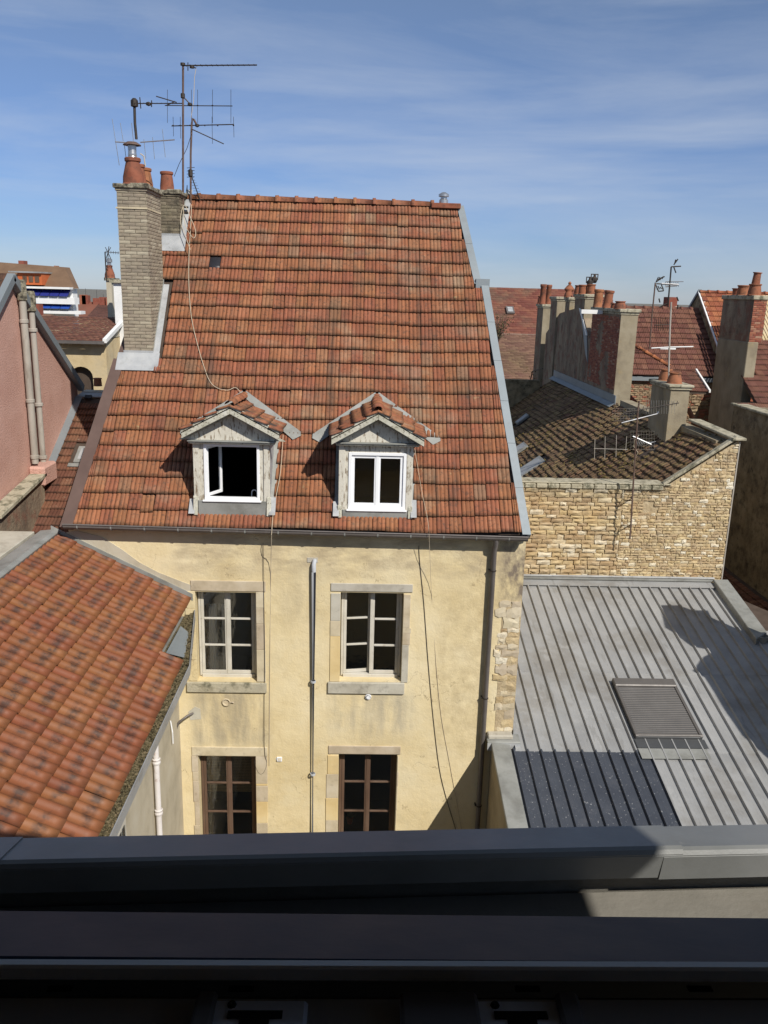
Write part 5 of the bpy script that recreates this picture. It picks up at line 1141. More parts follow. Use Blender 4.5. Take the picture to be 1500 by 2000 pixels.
pot(SC_, (a.x, yf + .4, ztp + .08), .32, .21, .15); pot(SC_, (sx_0 + .26, yrr - .4, ztp + .08), .34, .21, .15)

# ------------------------------------------------------------------ the long party wall with chimney stacks
PW = thing('chimney_party_wall', 'long weathered party wall crowned by a row of chimney stacks and terracotta pots', 'wall', (XWs, 34, 0))
def stack(xside, pxr, pxl_front, pxr_front, ytop, m, capm='stone_cap', zbot=None, cap=True, nm='chimney_stack', front='render_olive'):
    """side face at X=xside from the front corner (pxl_front) back to pxr; the front face runs to pxr_front"""
    yF = onX(pxl_front, 700, xside).y; yR = onX(pxr, 700, xside).y; x1 = onY(pxr_front, 700, yF).x; zt_ = onY(pxl_front, ytop, yF).z
    o = MB().box(xside, x1, yF, yR, 6 if zbot is None else zbot, zt_ - (.2 if cap else 0)).build(nm, m, PW)
    MB().box(xside + .003, x1 - .0, yF - .012, yF - .001, 6, zt_ - (.2 if cap else 0)).build('end_face', front, o)
    if cap:
        MB().box(xside - .03, x1 + .03, yF - .04, yR + .03, zt_ - .2, zt_ - .13).build('chimney_cap', capm, o, bev=.01); MB().box(xside - .08, x1 + .08, yF - .09, yR + .08, zt_ - .125, zt_).build('chimney_cap', capm, o, bev=.02)
    return o, yF, yR, x1, zt_
Xs = XWs
s1, yF, yR, x1, zt = stack(Xs, 1150, 1205, 1238, 603, 'wall_worn')
n = 0
lay_blocks(s1, 'brick', 'brick_red', (Xs + .0, yR, bz(Xs) + .5), (0, -1, 0), (-1, 0, 0), yR - yF, zt - .25 - bz(Xs) - .5, (.068, .068), (.21, .23), .012, .014, limit=0, bond=True, seed=81, ragged=.06, keep=lambda p, a, b, z, h: noise.noise(p * .8) > -.25)
def pots(st, xs_, z, lst, xoff=.0):
    for (px, pytop, Y, r0, r1, tl) in lst:
        c = onY(px, pytop, Y); h = c.z - z; pot(st, (c.x - tl * h, Y, z), h, r0, r1, tilt=V((tl, 0, 1)))
yy = lambda f: yF + (yR - yF) * f
pots(s1, Xs, zt - .01, [(1212, 588, yy(.08), .21, .16, 0), (1202, 592, yy(.32), .17, .14, -.03), (1191, 567, yy(.52), .16, .16, .08), (1186, 586, yy(.7), .16, .13, 0), (1171, 565, yy(.9), .17, .17, .04)])
# tall middle wall with a pale lead band
yM = onX(1150, 700, Xs).y; yM2 = onX(1118, 700, Xs).y; yM3 = onX(1062, 700, Xs).y
zM = onX(1128, 603, Xs).z
MB().prism([(Xs + .02, yR + .01, 6), (Xs + .02, yR + .01, onX(1148, 668, Xs).z), (Xs + .02, onX(1134, 600, Xs).y, onX(1134, 600, Xs).z), (Xs + .02, onX(1110, 606, Xs).y, onX(1110, 606, Xs).z), (Xs + .02, onX(1092, 616, Xs).y, onX(1092, 612, Xs).z), (Xs + .02, yM3, onX(1062, 650, Xs).z), (Xs + .02, yM3, 6)], (.5, 0, 0)).build('wall', 'wall_worn', PW)
a, b = onX(1133, 602, Xs - .02), onX(1146, 655, Xs - .02)
MB().obox(a, (.12, 0, 0), b - a, (0, .22, 0)).build('verge_strip', 'white_paint', PW)
MB().prism([onX(1134, 604, Xs - .01), onX(1146, 658, Xs - .01), onX(1147, 708, Xs - .01), onX(1143, 690, Xs - .01)], (.02, 0, 0)).build('verge_slate', 'zinc_verge', PW)
a = onY(1136, 606, 32.6); b = onY(1162, 606, 32.6); MB().box(a.x, b.x + .3, 32.6, 32.75, a.z - .12, a.z + .03).build('verge_strip', 'white_paint', PW)
for (args, pl_) in (((Xs + .0, 1114, 1133, 1165, 574, 'wall_worn'), [(1156, 555, .25, .18, .15, 0), (1139, 556, .35, .17, .16, 0), (1151, 556, .75, .16, .13, 0), (1130, 557, .8, .16, .13, .03)]),
                    ((Xs - .05, 1068, 1080, 1100, 579, 'wall_worn'), []),
                    ((Xs + .05, 1096, 1104, 1122, 580, 'wall_worn'), [(1111, 566, .4, .19, .12, 0)]),
                    ((Xs - .1, 1043, 1054, 1072, 594, 'wall_worn'), [(1062, 555, .2, .15, .14, 0), (1073, 556, .5, .14, .13, 0), (1058, 578, .8, .2, .16, 0)])):
    st, yf_, yr_, x1_, zt_ = stack(*args)
    pots(st, Xs, zt_ - .01, [(px, py, yf_ + (yr_ - yf_) * f, r0, r1, tl) for (px, py, f, r0, r1, tl) in pl_])
    if args[2] == 1133:
        for px, py in ((1152, 552), (1161, 546)):
            c = onY(px, py, yf_ + 1.2 + (px - 1152) * .1); MB().lathe(c - V((0, 0, .15)), [(.06, 0), (.1, .03), (.13, .1), (.13, .2), (.06, .28), (.05, .36), (.001, .36)], 10).build('turbine_cowl', 'metal_dark', st); MB().obox(c + V((-.16, 0, .2)), (.32, 0, 0), (0, .05, 0), (0, 0, .04)).obox(c + V((-.16, 0, -.02)), (.03, 0, 0), (0, .05, 0), (0, 0, .22)).obox(c + V((.13, 0, -.02)), (.03, 0, 0), (0, .05, 0), (0, 0, .22)).build('cowl_bracket', 'metal_dark', st)
    if args[2] == 1104:
        c = onY(1112, 566, yf_ + .6); MB().lathe(c - V((0, 0, .1)), [(.12, 0), (.22, .08), (.23, .14), (.13, .26), (.05, .33), (.08, .38), (.05, .44), (.001, .46)], 12).build('pot_hood', 'terracotta', st, smooth=True)
for k in range(7):
    f = k / 7; a, b = w1.lerp(w0, f), w1.lerp(w0, f + 1 / 7 + .003)
    a = V((Xs - .03, a.y, bz(Xs))); b = V((Xs - .03, b.y, bz(Xs)))
    MB().obox(a + V((0, 0, -.1)), (.03, 0, 0), b - a, (0, 0, .45)).build('base_flashing', 'zinc_verge', PW); MB().obox(a + V((-.18, 0, -.08)) + bn * .02, (.18, 0, .12), b - a, bn * .02).build('base_flashing', 'zinc_verge', PW)
MB().tube([onX(1060, 720, Xs - .3) , onX(1040, 725, Xs - .3), onX(1032, 760, Xs - .3)], .03, 6).build('hose', 'metal_dark', PW)

# ================================================================== house with brown roof behind, right
Yb = 36.0; BH = thing('brown_tiled_house', 'long house with dark red brown tiled roof behind the small twin pot chimney', 'house', (18, 38, 0))
B = lambda px, py, Y=Yb: onY(px, py, Y)
bx0, bx1 = B(1160, 735).x, B(1423, 735).x; ze = B(1330, 735).z; zr = onY(1300, 604, Yb + 3.4).z
wv = V((0, 3.4, zr - ze)); sl = wv.length; wv.normalize(); nn = V((1, 0, 0)).cross(wv)
lay_tiles(BH, 'fluted', 'tile_red', V((bx0, Yb - .1, ze)), V((1, 0, 0)), wv, int(sl / .335) + 1, sl / (int(sl / .335) + 1), .235, lambda a, b: [(0, bx1 - bx0 + .6)], limit=300, seed=91, jit=1.5)
MB().prism([(bx0, Yb, ze - .05), (bx0, Yb + 3.4, zr - .05), (bx0, Yb + 6.8, ze - .05)], (bx1 - bx0 + .3, 0, 0)).build('roof_body', 'wood_dark', BH)
ridge_tiles(BH, (bx0, Yb + 3.4, zr + .05), (bx1 + .6, Yb + 3.4, zr + .05), .13, 'tile_red', .42)
MB().box(bx0, bx1, Yb + .15, Yb + .5, 4, ze - .05).build('wall', 'mortar', BH)
MB().box(bx0, bx1, Yb - .05, Yb + .14, ze - .22, ze - .04).build('eaves_band', 'zinc_verge', BH)
zl_ = B(1300, 845).z
xq = B(1350, 800).x
lay_blocks(BH, 'stone', 'stone_mixed', (xq, Yb + .15, zl_ - .5), (1, 0, 0), (0, -1, 0), bx1 - xq, ze - .23 - zl_ + .5, (.10, .15), (.18, .45), .018, .07, limit=0, seed=92, ragged=.14)
lay_blocks(BH, 'brick', 'stone_mixed', (bx0, Yb + .15, zl_ - .5), (1, 0, 0), (0, -1, 0), xq - bx0, ze - .23 - zl_ + .5, (.085, .085), (.22, .24), .014, .05, limit=0, seed=93, ragged=.1, bond=True)
# hip line of red tiles, lean-to with white verge
def rp_(px, py, l=.06): return onP(px, py, (V((bx0, Yb - .1, ze)) + nn * l, nn))
ridge_tiles(BH, rp_(1234, 670), rp_(1308, 714), .10, 'tile_bright', .4, name='hip_tile')
la, lb = B(1328, 735, 35.2), B(1374, 735, 35.2); lz = B(1330, 765, 34.4).z
lx0, lx1 = la.x, B(1383, 764, 34.4).x; lw = V((0, 1.3, la.z - lz)); ll = lw.length; lw.normalize()
LT = MB().prism([(lx0, 34.4, lz - .02), (lx1, 34.4, lz - .02), (lx1, 35.9, lz + lw.z / lw.y * 1.5), (lx0, 35.9, lz + lw.z / lw.y * 1.5)], (0, 0, -.06)).build('lean_to_roof', 'wood_dark', BH)
lay_tiles(LT, 'fluted', 'tile_red', V((lx0, 34.38, lz)), V((1, 0, 0)), lw, 5, .33, .235, lambda a, b: [(0, lx1 - lx0)], limit=60, seed=95)
MB().obox((lx1, 34.3, lz + .0), (.07, 0, 0), (0, 1.7, lw.z / lw.y * 1.7), (0, 0, .1)).build('verge_strip', 'white_paint', BH)
MB().box(lx0 + .05, lx0 + .55, Yb - .02, Yb + .02, zl_ + .3, lz + .1).build('opening', 'dark_room', BH)
a, b = B(1344, 798, 34.0), B(1364, 840, 33.5); MB().tube([a, b], .1, 10).build('tile_channel', 'tile_bright', BH, smooth=True)
a, b = B(1224, 770, 34.0), B(1240, 786, 33.5); MB().tube([a, b], .1, 10).build('tile_channel', 'tile_bright', BH, smooth=True)

# ------------------------------------------------------------------ gabled house with orange roof, far right
Xg = onY(1366, 570, 39.5).x; OG = thing('orange_gabled_house', 'house with orange tiled roof and white edged stone gable behind the big brick chimney', 'house', (Xg + 3, 40, 0))
gA = onX(1366, 571, Xg); gF = onX(1398, 662, Xg); gB = onX(1346, 602, Xg)
sl_ = (gA.z - gF.z) / (gA.y - gF.y)
yfar = gA.y + (gA.y - gF.y)
def gz(y): return gA.z - abs(gA.y - y) * sl_
yfr = gF.y - 3.4
MB().prism([(Xg, yfar, gz(yfar)), (Xg, gA.y, gA.z - .04), (Xg, gF.y, gF.z), (Xg, gF.y, gF.z - 4), (Xg, yfar, gF.z - 4)], (.4, 0, 0)).build('gable_wall', 'limestone_dark', OG)
wv = V((0, gA.y - yfr, gA.z - gz(yfr))); sl2 = wv.length; wv.normalize(); nr = int(sl2 / .335)
lay_tiles(OG, 'fluted', 'tile_bright', V((Xg, yfr, gz(yfr))), V((1, 0, 0)), wv, nr, sl2 / nr, .235, lambda a, b: [(0, 5.2)], limit=200, seed=97, jit=1.5)
MB().prism([(Xg + .05, yfr, gz(yfr) - .05), (Xg + .05, gA.y, gA.z - .05), (Xg + .05, yfar, gz(yfar) - .05), (Xg + .05, yfar, 3), (Xg + .05, yfr, 3)], (5.2, 0, 0)).build('body', 'plaster_grey', OG)
MB().obox(gA + V((-.06, .05, .0)), (.16, 0, 0), gF - gA + V((0, -1.2, -1.2 * sl_)), (0, 0, .07)).build('verge_strip', 'white_paint', OG); MB().obox(gA + V((-.06, 0, -.0)), (.16, 0, 0), V((0, yfar - gA.y, gz(yfar) - gA.z)), (0, 0, .14)).build('verge_strip', 'zinc_verge', OG)
ridge_tiles(OG, (Xg, gA.y, gA.z + .04), (Xg + 5.2, gA.y, gA.z + .04), .12, 'tile_bright', .42)
# ------------------------------------------------------------------ big brick chimney
Xd = 12.6; t0 = onX(1434, 786, Xd); yk = t0.y + 1.2; kx0, kx1 = onY(1471, 600, yk).x, onY(1497, 600, yk).x; kr = onX(1411, 600, kx0).y; kz = onY(1480, 577, yk).z
BC = thing('brick_chimney', 'tall red brick chimney with grey rendered foot and three pots at the right edge', 'chimney', (kx0, yk, 8))
zm = onY(1465, 668, yk).z; zb = onY(1455, 775, yk).z - 1.5
stk = MB().box(kx0, kx1, yk, kr, zm, kz - .15).build('stack', 'wall_worn', BC)
lay_blocks(stk, 'brick', 'brick_red', (kx0, yk, zm), (1, 0, 0), (0, -1, 0), kx1 - kx0, kz - .15 - zm, (.068, .068), (.21, .23), .012, .014, limit=130, bond=True, seed=82, ragged=.04)
MB().box(kx0 - .03, kx1 - .12, yk - .03, kr, zb, zm - .002).build('rendered_foot', 'render_olive', BC, bev=.02)
MB().box(kx0 - .06, kx1 + .06, yk - .06, kr + .06, kz - .148, kz).build('chimney_cap', 'stone_cap', BC, bev=.02)
for (px, py, f, r0, r1, h) in ((1481, 532, .05, .22, .15, 0), (1455, 557, .45, .2, .15, 0), (1443, 563, .78, .16, .14, 0)):
    c = onY(px, py, yk + (kr - yk) * f + .15); hh = c.z - kz; pot(BC, (c.x - .04, c.y, kz), hh * (.5 if f < .1 else 1), r0, r1 + .03)
    if f < .1: MB().lathe((c.x - .04, c.y, kz + hh * .5), [(.14, 0), (.13, hh * .2), (.12, hh * .45), (.15, hh * .46), (.15, hh * .5), (.1, hh * .5)], 14, V((.06, 0, 1))).build('chimney_pot', 'terracotta', BC, smooth=True)

# ------------------------------------------------------------------ tiled house on dark rendered wall, right edge
Xd = 12.6; DH = thing('dark_rendered_house', 'tall dark stained rendered wall with curved red tiled eave at the right edge', 'house', (Xd + 2, 28, 0))
t0, t1 = onX(1434, 786, Xd), onX(1502, 806, Xd)
dz = t0.z; MB().box(Xd, Xd + 6, 20, t0.y, 0, dz - .1).build('wall', 'render_dark', DH)
MB().box(Xd - .08, Xd + .4, 20, t0.y + .1, dz - .1, dz - .02).build('eaves_course', 'stone_cap', DH, bev=.02)
# roof falls towards the wall; front slope seen from the camera
wv = V((0, 5.0, 2.6)).normalized(); o_ = V((Xd - .15, t0.y - 3.5, dz - .02)); n2 = V((1, 0, 0)).cross(wv)
wvx = V((1, 0, .5)).normalized()
wv = V((0, 1, .55)).normalized(); y0_ = t0.y - 2.2
def dsp(a, b):
    y = y0_ + (a + b) / 2 * wv.y; return [(.15 if y < t0.y else (kx0 - Xd + .05 if y < yk else kx1 - Xd + .12), 5.5)]
lay_tiles(DH, 'fluted', 'tile_red', V((Xd - .1, y0_, dz - 2.2 * .55 + .05)), V((1, 0, 0)), wv, 19, .335, .235, dsp, limit=200, seed=99, jit=1.5)
MB().prism([(Xd + .03, y0_, dz - 2.2 * .55), (Xd + 5.4, y0_, dz - 2.2 * .55), (Xd + 5.4, y0_ + 5.2, dz + 3.0 * .55), (kx1 + .02, y0_ + 5.2, dz + 3.0 * .55), (kx1 + .02, yk, dz + (yk - t0.y) * .55), (kx0, yk, dz + (yk - t0.y) * .55), (kx0, t0.y, dz), (Xd + .03, t0.y, dz)], (0, 0, -.12)).build('roof', 'wood_dark', DH)
MB().box(kx0 + .02, Xd + 5, t0.y + .05, yk, 5, dz - .1).build('wall', 'render_dark', DH)
# yellow-green corrugated sheets behind the chimney, extreme right
CGx = thing('corrugated_roof', 'pale olive corrugated roof just visible right of the brick chimney', 'roof', tuple(onY(1495, 640, 34)))
for k in range(10):
    a = onY(1484 + k * 6, 665, 34); MB().obox(a, (.09, 0, 0), (0, 2.4, 1.7), (0, 0, .04)).build('corrugation', 'plaster_cream', CGx)
# low alley roof and rubble wall between the metal roof and the dark wall
AR = thing('alley_roof', 'low dark brown tiled roof in the shaded gap right of the stone wall', 'roof', (11, 20, 0))
a0 = onX(1412, 1100, Xd - .1); zlow = a0.z - .1
wv = V((1, 0, .42)).normalized(); xs0 = xw1 + .35
lay_tiles(AR, 'flat', 'tile_brown', V((xs0, 27.5, zlow - .42 * (Xd - xs0) )), V((0, -1, 0)), wv, int((Xd - xs0) / wv.x / .18), .18, .19, lambda a, b: [(0, 12.0)], limit=200, seed=101, stagger=.5, jit=2)
MB().prism([(xs0, 15.5, zlow - .42 * (Xd - xs0) - .04), (Xd, 15.5, zlow - .04), (Xd, 27.5, zlow - .04), (xs0, 27.5, zlow - .42 * (Xd - xs0) - .04)], (0, 0, -.1)).build('deck', 'wood_dark', AR)
rw0 = onY(1474, 1250, 19.4); RW_ = thing('rubble_wall', 'fragment of rubble wall with stone coping at the right edge below the alley roof', 'wall', tuple(rw0))
MB().obox((rw0.x + .1, 19.6, 3), (3, -1.5, 0), (0, .4, 0), (0, 0, rw0.z - 3)).build('core', 'limestone_dark', RW_)
MB().obox((rw0.x + .05, 19.5, rw0.z), (3, -1.5, 0), (0, .5, 0), (0, 0, .1)).build('coping', 'stone_cap', RW_, bev=.02)

# ------------------------------------------------------------------ far red roof behind the yellow house
FR = thing('far_red_roof_house', 'big plain red tiled roof with one small skylight far behind the chimney wall', 'house', (14, 62, 0))
Yf_ = 58.0; a, b = onY(925, 655, Yf_), onY(1085, 655, Yf_); zr = onY(1000, 559, Yf_ + 6).z
wv = V((0, 6, zr - a.z)); sl = wv.length; wv.normalize(); n3 = V((1, 0, 0)).cross(wv)
lay_tiles(FR, 'flat', 'tile_far', V((a.x - 3, Yf_, a.z)), V((1, 0, 0)), wv, int(sl / .3), .3, .5, lambda p, q: [(0, b.x - a.x + 8)], limit=0, stagger=.5, seed=111)
MB().prism([(a.x - 3, Yf_ + .1, a.z - .1), (a.x - 3, Yf_ + 6, zr - .12), (a.x - 3, Yf_ + 12, a.z - .1)], (b.x - a.x + 8, 0, 0)).build('roof_body', 'tile_far', FR)
MB().box(a.x - 3, b.x + 5, Yf_ + .2, Yf_ + 11.8, 0, a.z - .1).build('wall', 'plaster_grey', FR)
Yl = 50.0; a2, b2 = onY(930, 745, Yl), onY(1075, 745, Yl); z2 = onY(1000, 652, Yl + 5).z; wv = V((0, 5, z2 - a2.z)); sl = wv.length; wv.normalize()
lay_tiles(FR, 'flat', 'tile_farbrown', V((a2.x - 2, Yl, a2.z)), V((1, 0, 0)), wv, int(sl / .2), .2, .4, lambda p, q: [(0, b2.x - a2.x + 4)], limit=0, stagger=.5, seed=112, name='lower_tile')
MB().prism([(a2.x - 2, Yl + .1, a2.z - .1), (a2.x - 2, Yl + 5, z2 - .12), (a2.x - 2, Yl + 8, z2 - .12), (a2.x - 2, Yl + 8, 3), (a2.x - 2, Yl + .1, 3)], (b2.x - a2.x + 4, 0, 0)).build('lower_body', 'plaster_grey', FR)
P = onP(990, 613, (V((a.x, Yf_, a.z)) + n3 * .08, n3)); wv = V((0, 6, zr - a.z)).normalized()
s_ = MB().obox(P, (.55, 0, 0), wv * .9, n3 * .1).build('skylight', 'gutter_zinc', FR); MB().obox(P + wv * .15 + n3 * .1 + V((.1, 0, 0)), (.35, 0, 0), wv * .6, n3 * .02).build('pane', 'lead_light', s_)
BU = thing('bare_bush', 'sparse greenish shrub top in front of the far red roof', 'shrub', tuple(onY(972, 660, 48)))
mb = MB(); rr = random.Random(6); mt = MB()
for k in range(34):
    p0 = onY(970 + rr.uniform(-3, 3), 672, 48); d = V((rr.gauss(0, .3), rr.gauss(0, .3), 1)).normalized(); l = rr.uniform(.8, 1.8); mt.tube([p0, p0 + d * l * .5, p0 + d * l + V((rr.gauss(0, .15), 0, 0))], .010, 3)
    for j in range(9):
        c = p0 + d * l * rr.uniform(.3, 1) + V((rr.gauss(0, .12), rr.gauss(0, .12), rr.gauss(0, .1))); e = V((rr.gauss(0, 1), rr.gauss(0, 1), rr.gauss(0, 1))).normalized() * .05; f_ = e.cross(V((0, 1, .3))).normalized() * .03
        mb.quad(c, c + e + f_, c + e * 2, c + e - f_)
mt.build('twigs', 'metal_rust', BU, fix=False, kind='stuff'); mb.build('foliage', 'leaf', BU, fix=False, kind='stuff')

# ------------------------------------------------------------------ neighbour off the right edge whose shadow crosses the metal roof
NB = thing('right_hand_neighbour', 'tall neighbouring house beyond the right edge that throws the chimney shadow', 'house', (11.5, 12, 0))
Xn = 9.9
def back(px, py):
    q = zp(px, py, .03); t = (Xn - q.x) / S.x; return q + S * t
tip = [back(*q) for q in ((1289, 1181), (1322, 1193), (1345, 1191), (1352, 1205), (1395, 1224), (1440, 1243), (1440, 1300), (1390, 1290), (1385, 1268), (1352, 1262), (1312, 1232), (1300, 1225))]
MB().prism(tip, (.5, 0, 0)).build('chimney', 'render_olive', NB)
body = [back(*q) for q in ((1436, 1240), (1393, 1273), (1372, 1284), (1354, 1310), (1378, 1322), (1396, 1350), (1416, 1384), (1452, 1436), (1510, 1487), (1600, 1570))]
far = body[0]; body = [V((Xn, 17.2, 0)), V((Xn, 17.2, far.z - 1.0)), far] + body[1:] + [V((Xn, body[-1].y, 0))]
MB().prism(body, (3, 0, 0)).build('wall', 'plaster_cream', NB)

# ================================================================== antennas
def antenna(label, base, grp='rooftop antennas'): return thing('television_antenna', label, 'antenna', tuple(base), grp)
YA = 19.6
Q = lambda px, py, Y=YA: onY(px, py, Y)
a1 = antenna('tallest aerial mast beside the buff chimney with a long boom on top', Q(357, 400))
MB().tube([Q(357.5, 405), Q(357.5, 128)], .022, 8).build('mast', 'metal_rust', a1, smooth=True)
mb = MB(); yagi(mb, Q(357, 128), Q(502, 127), 14, (0, 1, .05), (.11, .08), .006, .014); mb.build('boom', 'metal_dark', a1)
mb = MB()
for x in (372, 402, 420): pass
mb.tube([Q(367, 122), Q(367, 138)], .01, 5); mb.lathe(Q(357, 126), [(.001, -.03), (.05, -.02), (.05, .03), (.001, .04)], 8); mb.lathe(Q(375, 131), [(.001, -.03), (.05, -.02), (.05, .02), (.001, .03)], 8); mb.tube([Q(375, 131), Q(383, 133)], .012, 5)
mb.build('dipole_box', 'metal_dark', a1)
mb = MB(); yagi(mb, Q(322, 206), Q(454, 207), 0, (0, 0, 1), (.3, .3)); mb.tube([Q(305, 188), Q(345, 200)], .012, 6).tube([Q(325, 206), Q(342, 198)], .012, 6).tube([Q(359, 190), Q(372, 204)], .014, 6)
for x in (327, 374, 386, 415, 451): mb.tube([Q(x, 175), Q(x, 240)], .0045, 4)
for x in (386, 415): mb.lathe(Q(x, 206), [(.001, -.02), (.025, 0), (.001, .02)], 6)
mb.lathe(Q(371, 204), [(.001, -.04), (.05, -.02), (.05, .02), (.001, .04)], 8); mb.lathe(Q(357, 187), [(.03, -.05), (.045, -.04), (.045, .04), (.03, .05)], 8)
mb.build('lower_boom', 'metal_dark', a1)
mb = MB().tube([Q(357, 398), Q(338, 402)], .025, 6)
for y in (402, 412, 424): mb.obox(Q(333, y, YA - .05), (.38, 0, 0), (0, .04, 0), (0, 0, -.035))
mb.build('wall_bracket', 'metal_dark', a1)
tag(MB().tube([Q(383, 134), Q(380, 150), Q(378, 200), Q(373, 230)], .006, 5).build('cable', 'cable_cream'), 'thin white cable dangling from the top boom of the tallest aerial', 'cable')
a2 = antenna('shorter aerial mast with a hooked top right of the tallest mast', Q(373, 398, YA + .2))
Q2 = lambda px, py: onY(px, py, YA + .2)
MB().tube([Q2(372.5, 400), Q2(372.5, 300), Q2(374.5, 242), Q2(376, 232), Q2(379, 234), Q2(385, 245)], .022, 8).build('mast', 'metal_rust', a2, smooth=True)
mb = MB().tube([Q2(335, 246), Q2(457, 243)], .012, 6)
for x in (338, 352, 371, 400, 425, 456): mb.lathe(Q2(x, 245), [(.001, -.02), (.022, 0), (.001, .02)], 6)
for x in (338, 352, 414, 456): mb.tube([Q2(x, 228), Q2(x + 1, 285 - abs(x - 400) * .3)], .0045, 4)
mb.lathe(Q2(385, 245), [(.001, -.04), (.045, -.02), (.045, .02), (.001, .04)], 8); mb.build('boom', 'metal_dark', a2)
mb = MB(); yagi(mb, Q2(374, 252), Q2(437, 281), 10, (.2, 1, .1), (.09, .05), .006, .012); mb.build('lower_boom', 'metal_dark', a2)
mb = MB(); yagi(mb, Q2(372, 338), Q2(391, 392), 10, (1, .4, 0), (.04, .09), .004, .012); mb.lathe(Q2(372, 338), [(.02, -.08), (.05, -.06), (.05, .06), (.02, .08)], 8)
for y in (328, 334, 340, 346): mb.tube([Q2(365, y), Q2(380, y - 1)], .006, 4)
mb.build('side_aerial', 'metal_dark', a2)
tag(MB().tube([Q(340, 345), Q(350, 320), Q(365, 290), Q(374, 262)], .006, 4).build('cable', 'metal_dark'), 'dark guy wire rising from the rear chimney to the shorter mast', 'cable')
Q3 = lambda px, py: onY(px, py, CY + .25)
a3 = antenna('leftmost aerial standing on the pots of the tall buff brick chimney', Q3(265, 270))
MB().tube([Q3(266.5, 272), Q3(263.5, 240), Q3(262.5, 205)], .026, 8).lathe(Q3(262.5, 202), [(.02, -.07), (.07, -.05), (.07, .05), (.03, .09)], 8).build('mast', 'metal_dark', a3)
mb = MB(); yagi(mb, Q3(262, 202), Q3(356, 202), 11, (.1, 1, .1), (.09, .07), .006, .01); mb.tube([Q3(273, 190), Q3(275, 212)], .01, 5); mb.tube([Q3(296, 196), Q3(296, 209)], .01, 5); mb.lathe(Q3(290, 203), [(.001, -.04), (.05, -.02), (.05, .02), (.001, .04)], 8); mb.build('boom', 'metal_dark', a3)
mb = MB().tube([Q3(225, 277), Q3(252, 279)], .012, 5).tube([Q3(243, 284), Q3(254, 278)], .012, 5).tube([Q3(274, 278), Q3(341, 273)], .012, 5)
for (xa, ya, xb, yb) in ((219, 232, 233, 323), (235, 240, 241, 278), (257, 240, 262, 290), (281, 272, 285, 310), (298, 268, 302, 311), (317, 252, 323, 307), (243, 284, 246, 308)): mb.tube([Q3(xa, ya), Q3(xb, yb)], .006, 4)
mb.build('lower_boom', 'metal_bright', a3)
mb = MB().tube([Q3(274, 300), Q3(281, 305), Q3(284, 325)], .012, 6); mb.build('cable_end', 'cable_cream', a3)

# right-hand antennas
yb_ = YS - .42; Q4 = lambda px, py: onY(px, py, yb_)
a4 = antenna('aerial mast bracketed to the limestone wall with a long boom of short cross bars', Q4(1232, 1052))
MB().tube([Q4(1230, 1053), Q4(1232, 1030), Q4(1236, 960), Q4(1241, 880), Q4(1246, 800), Q4(1249, 783)], .022, 8).build('mast', 'metal_rust', a4, smooth=True)
for py in (978, 1028):
    MB().tube([Q4(1233, py), onY(1213, py - 2, YS)], .012, 6).tube([Q4(1233, py - 8), onY(1233, py - 4, YS)], .012, 6).build('wall_bracket', 'metal_dark', a4)
mb = MB(); yagi(mb, Q4(1218, 806), Q4(1326, 787), 13, (.35, .5, .7), (.09, .07), .008, .013); mb.build('boom', 'metal_dark', a4)
mb = MB()
for k in range(12): mb.tube([Q4(1262 + k * 5, 782), Q4(1262 + k * 5, 808)], .004, 4)
mb.tube([Q4(1214, 826), Q4(1284, 808), Q4(1286, 804)], .014, 6); mb.build('lower_boom', 'metal_bright', a4)
mb = MB()
for (x0, x1, y0, y1, m_) in ((1196, 1240, 798, 822, 9), (1232, 1278, 842, 878, 10)):
    for k in range(m_): mb.tube([Q4(x0 + (x1 - x0) * k / (m_ - 1), y0), Q4(x0 + (x1 - x0) * k / (m_ - 1), y1)], .0015, 4)
    for k in range(6): mb.tube([Q4(x0, y0 + (y1 - y0) * k / 5), Q4(x1, y0 + (y1 - y0) * k / 5)], .0015, 4)
mb.build('mesh_reflector', 'fibre_cement', a4, kind='stuff')
mb = MB(); 
for (xa, ya, xb, yb) in ((1160, 876, 1226, 878), (1162, 858, 1161, 897), (1182, 852, 1181, 897), (1204, 850, 1203, 892), (1224, 852, 1222, 880)): mb.tube([Q4(xa, ya), Q4(xb, yb)], .007, 5)
mb.build('side_aerial', 'fibre_cement', a4)
mb = MB()
for k in range(9): mb.tube([Q4(1240 + k * 3, 850 + k * 2.2), Q4(1246 + k * 4.4, 870 - k * 1.0)], .008, 4)
mb.tube([Q4(1236, 852), Q4(1272, 868)], .013, 6); mb.build('vhf_array', 'metal_bright', a4)
tag(MB().tube([Q4(1248, 850), Q4(1240, 858), Q4(1238, 872), Q4(1246, 884), Q4(1238, 900), Q4(1236, 960)], .008, 5, ).build('cable', 'cable_cream'), 'white cable looping down the aerial mast on the limestone wall', 'cable')
a5 = antenna('tall slim mast rising from the twin pot chimney with a boom seen edge on', onY(1307, 748, yf + .8))
Q5 = lambda px, py: onY(px, py, yf + .8)
MB().tube([Q5(1305.5, 748), Q5(1308.5, 640), Q5(1311, 590)], .026, 8).build('mast', 'fibre_cement', a5, smooth=True)
mb = MB().tube([Q5(1272, 680), Q5(1308, 678), Q5(1354, 677)], .018, 6); mb.obox(Q5(1290, 682), (.45, 0, 0), (0, .05, 0), (0, 0, .05)); mb.build('boom', 'white_paint', a5)
Q6 = lambda px, py: onY(px, py, 33.0)
a6 = antenna('aerial with a swept reflector on top of a dark pole above the brown roof', Q6(1305, 585))
MB().tube([Q6(1305, 600), Q6(1306, 580), Q6(1311, 521)], .03, 8).build('mast', 'metal_dark', a6)
mb = MB()
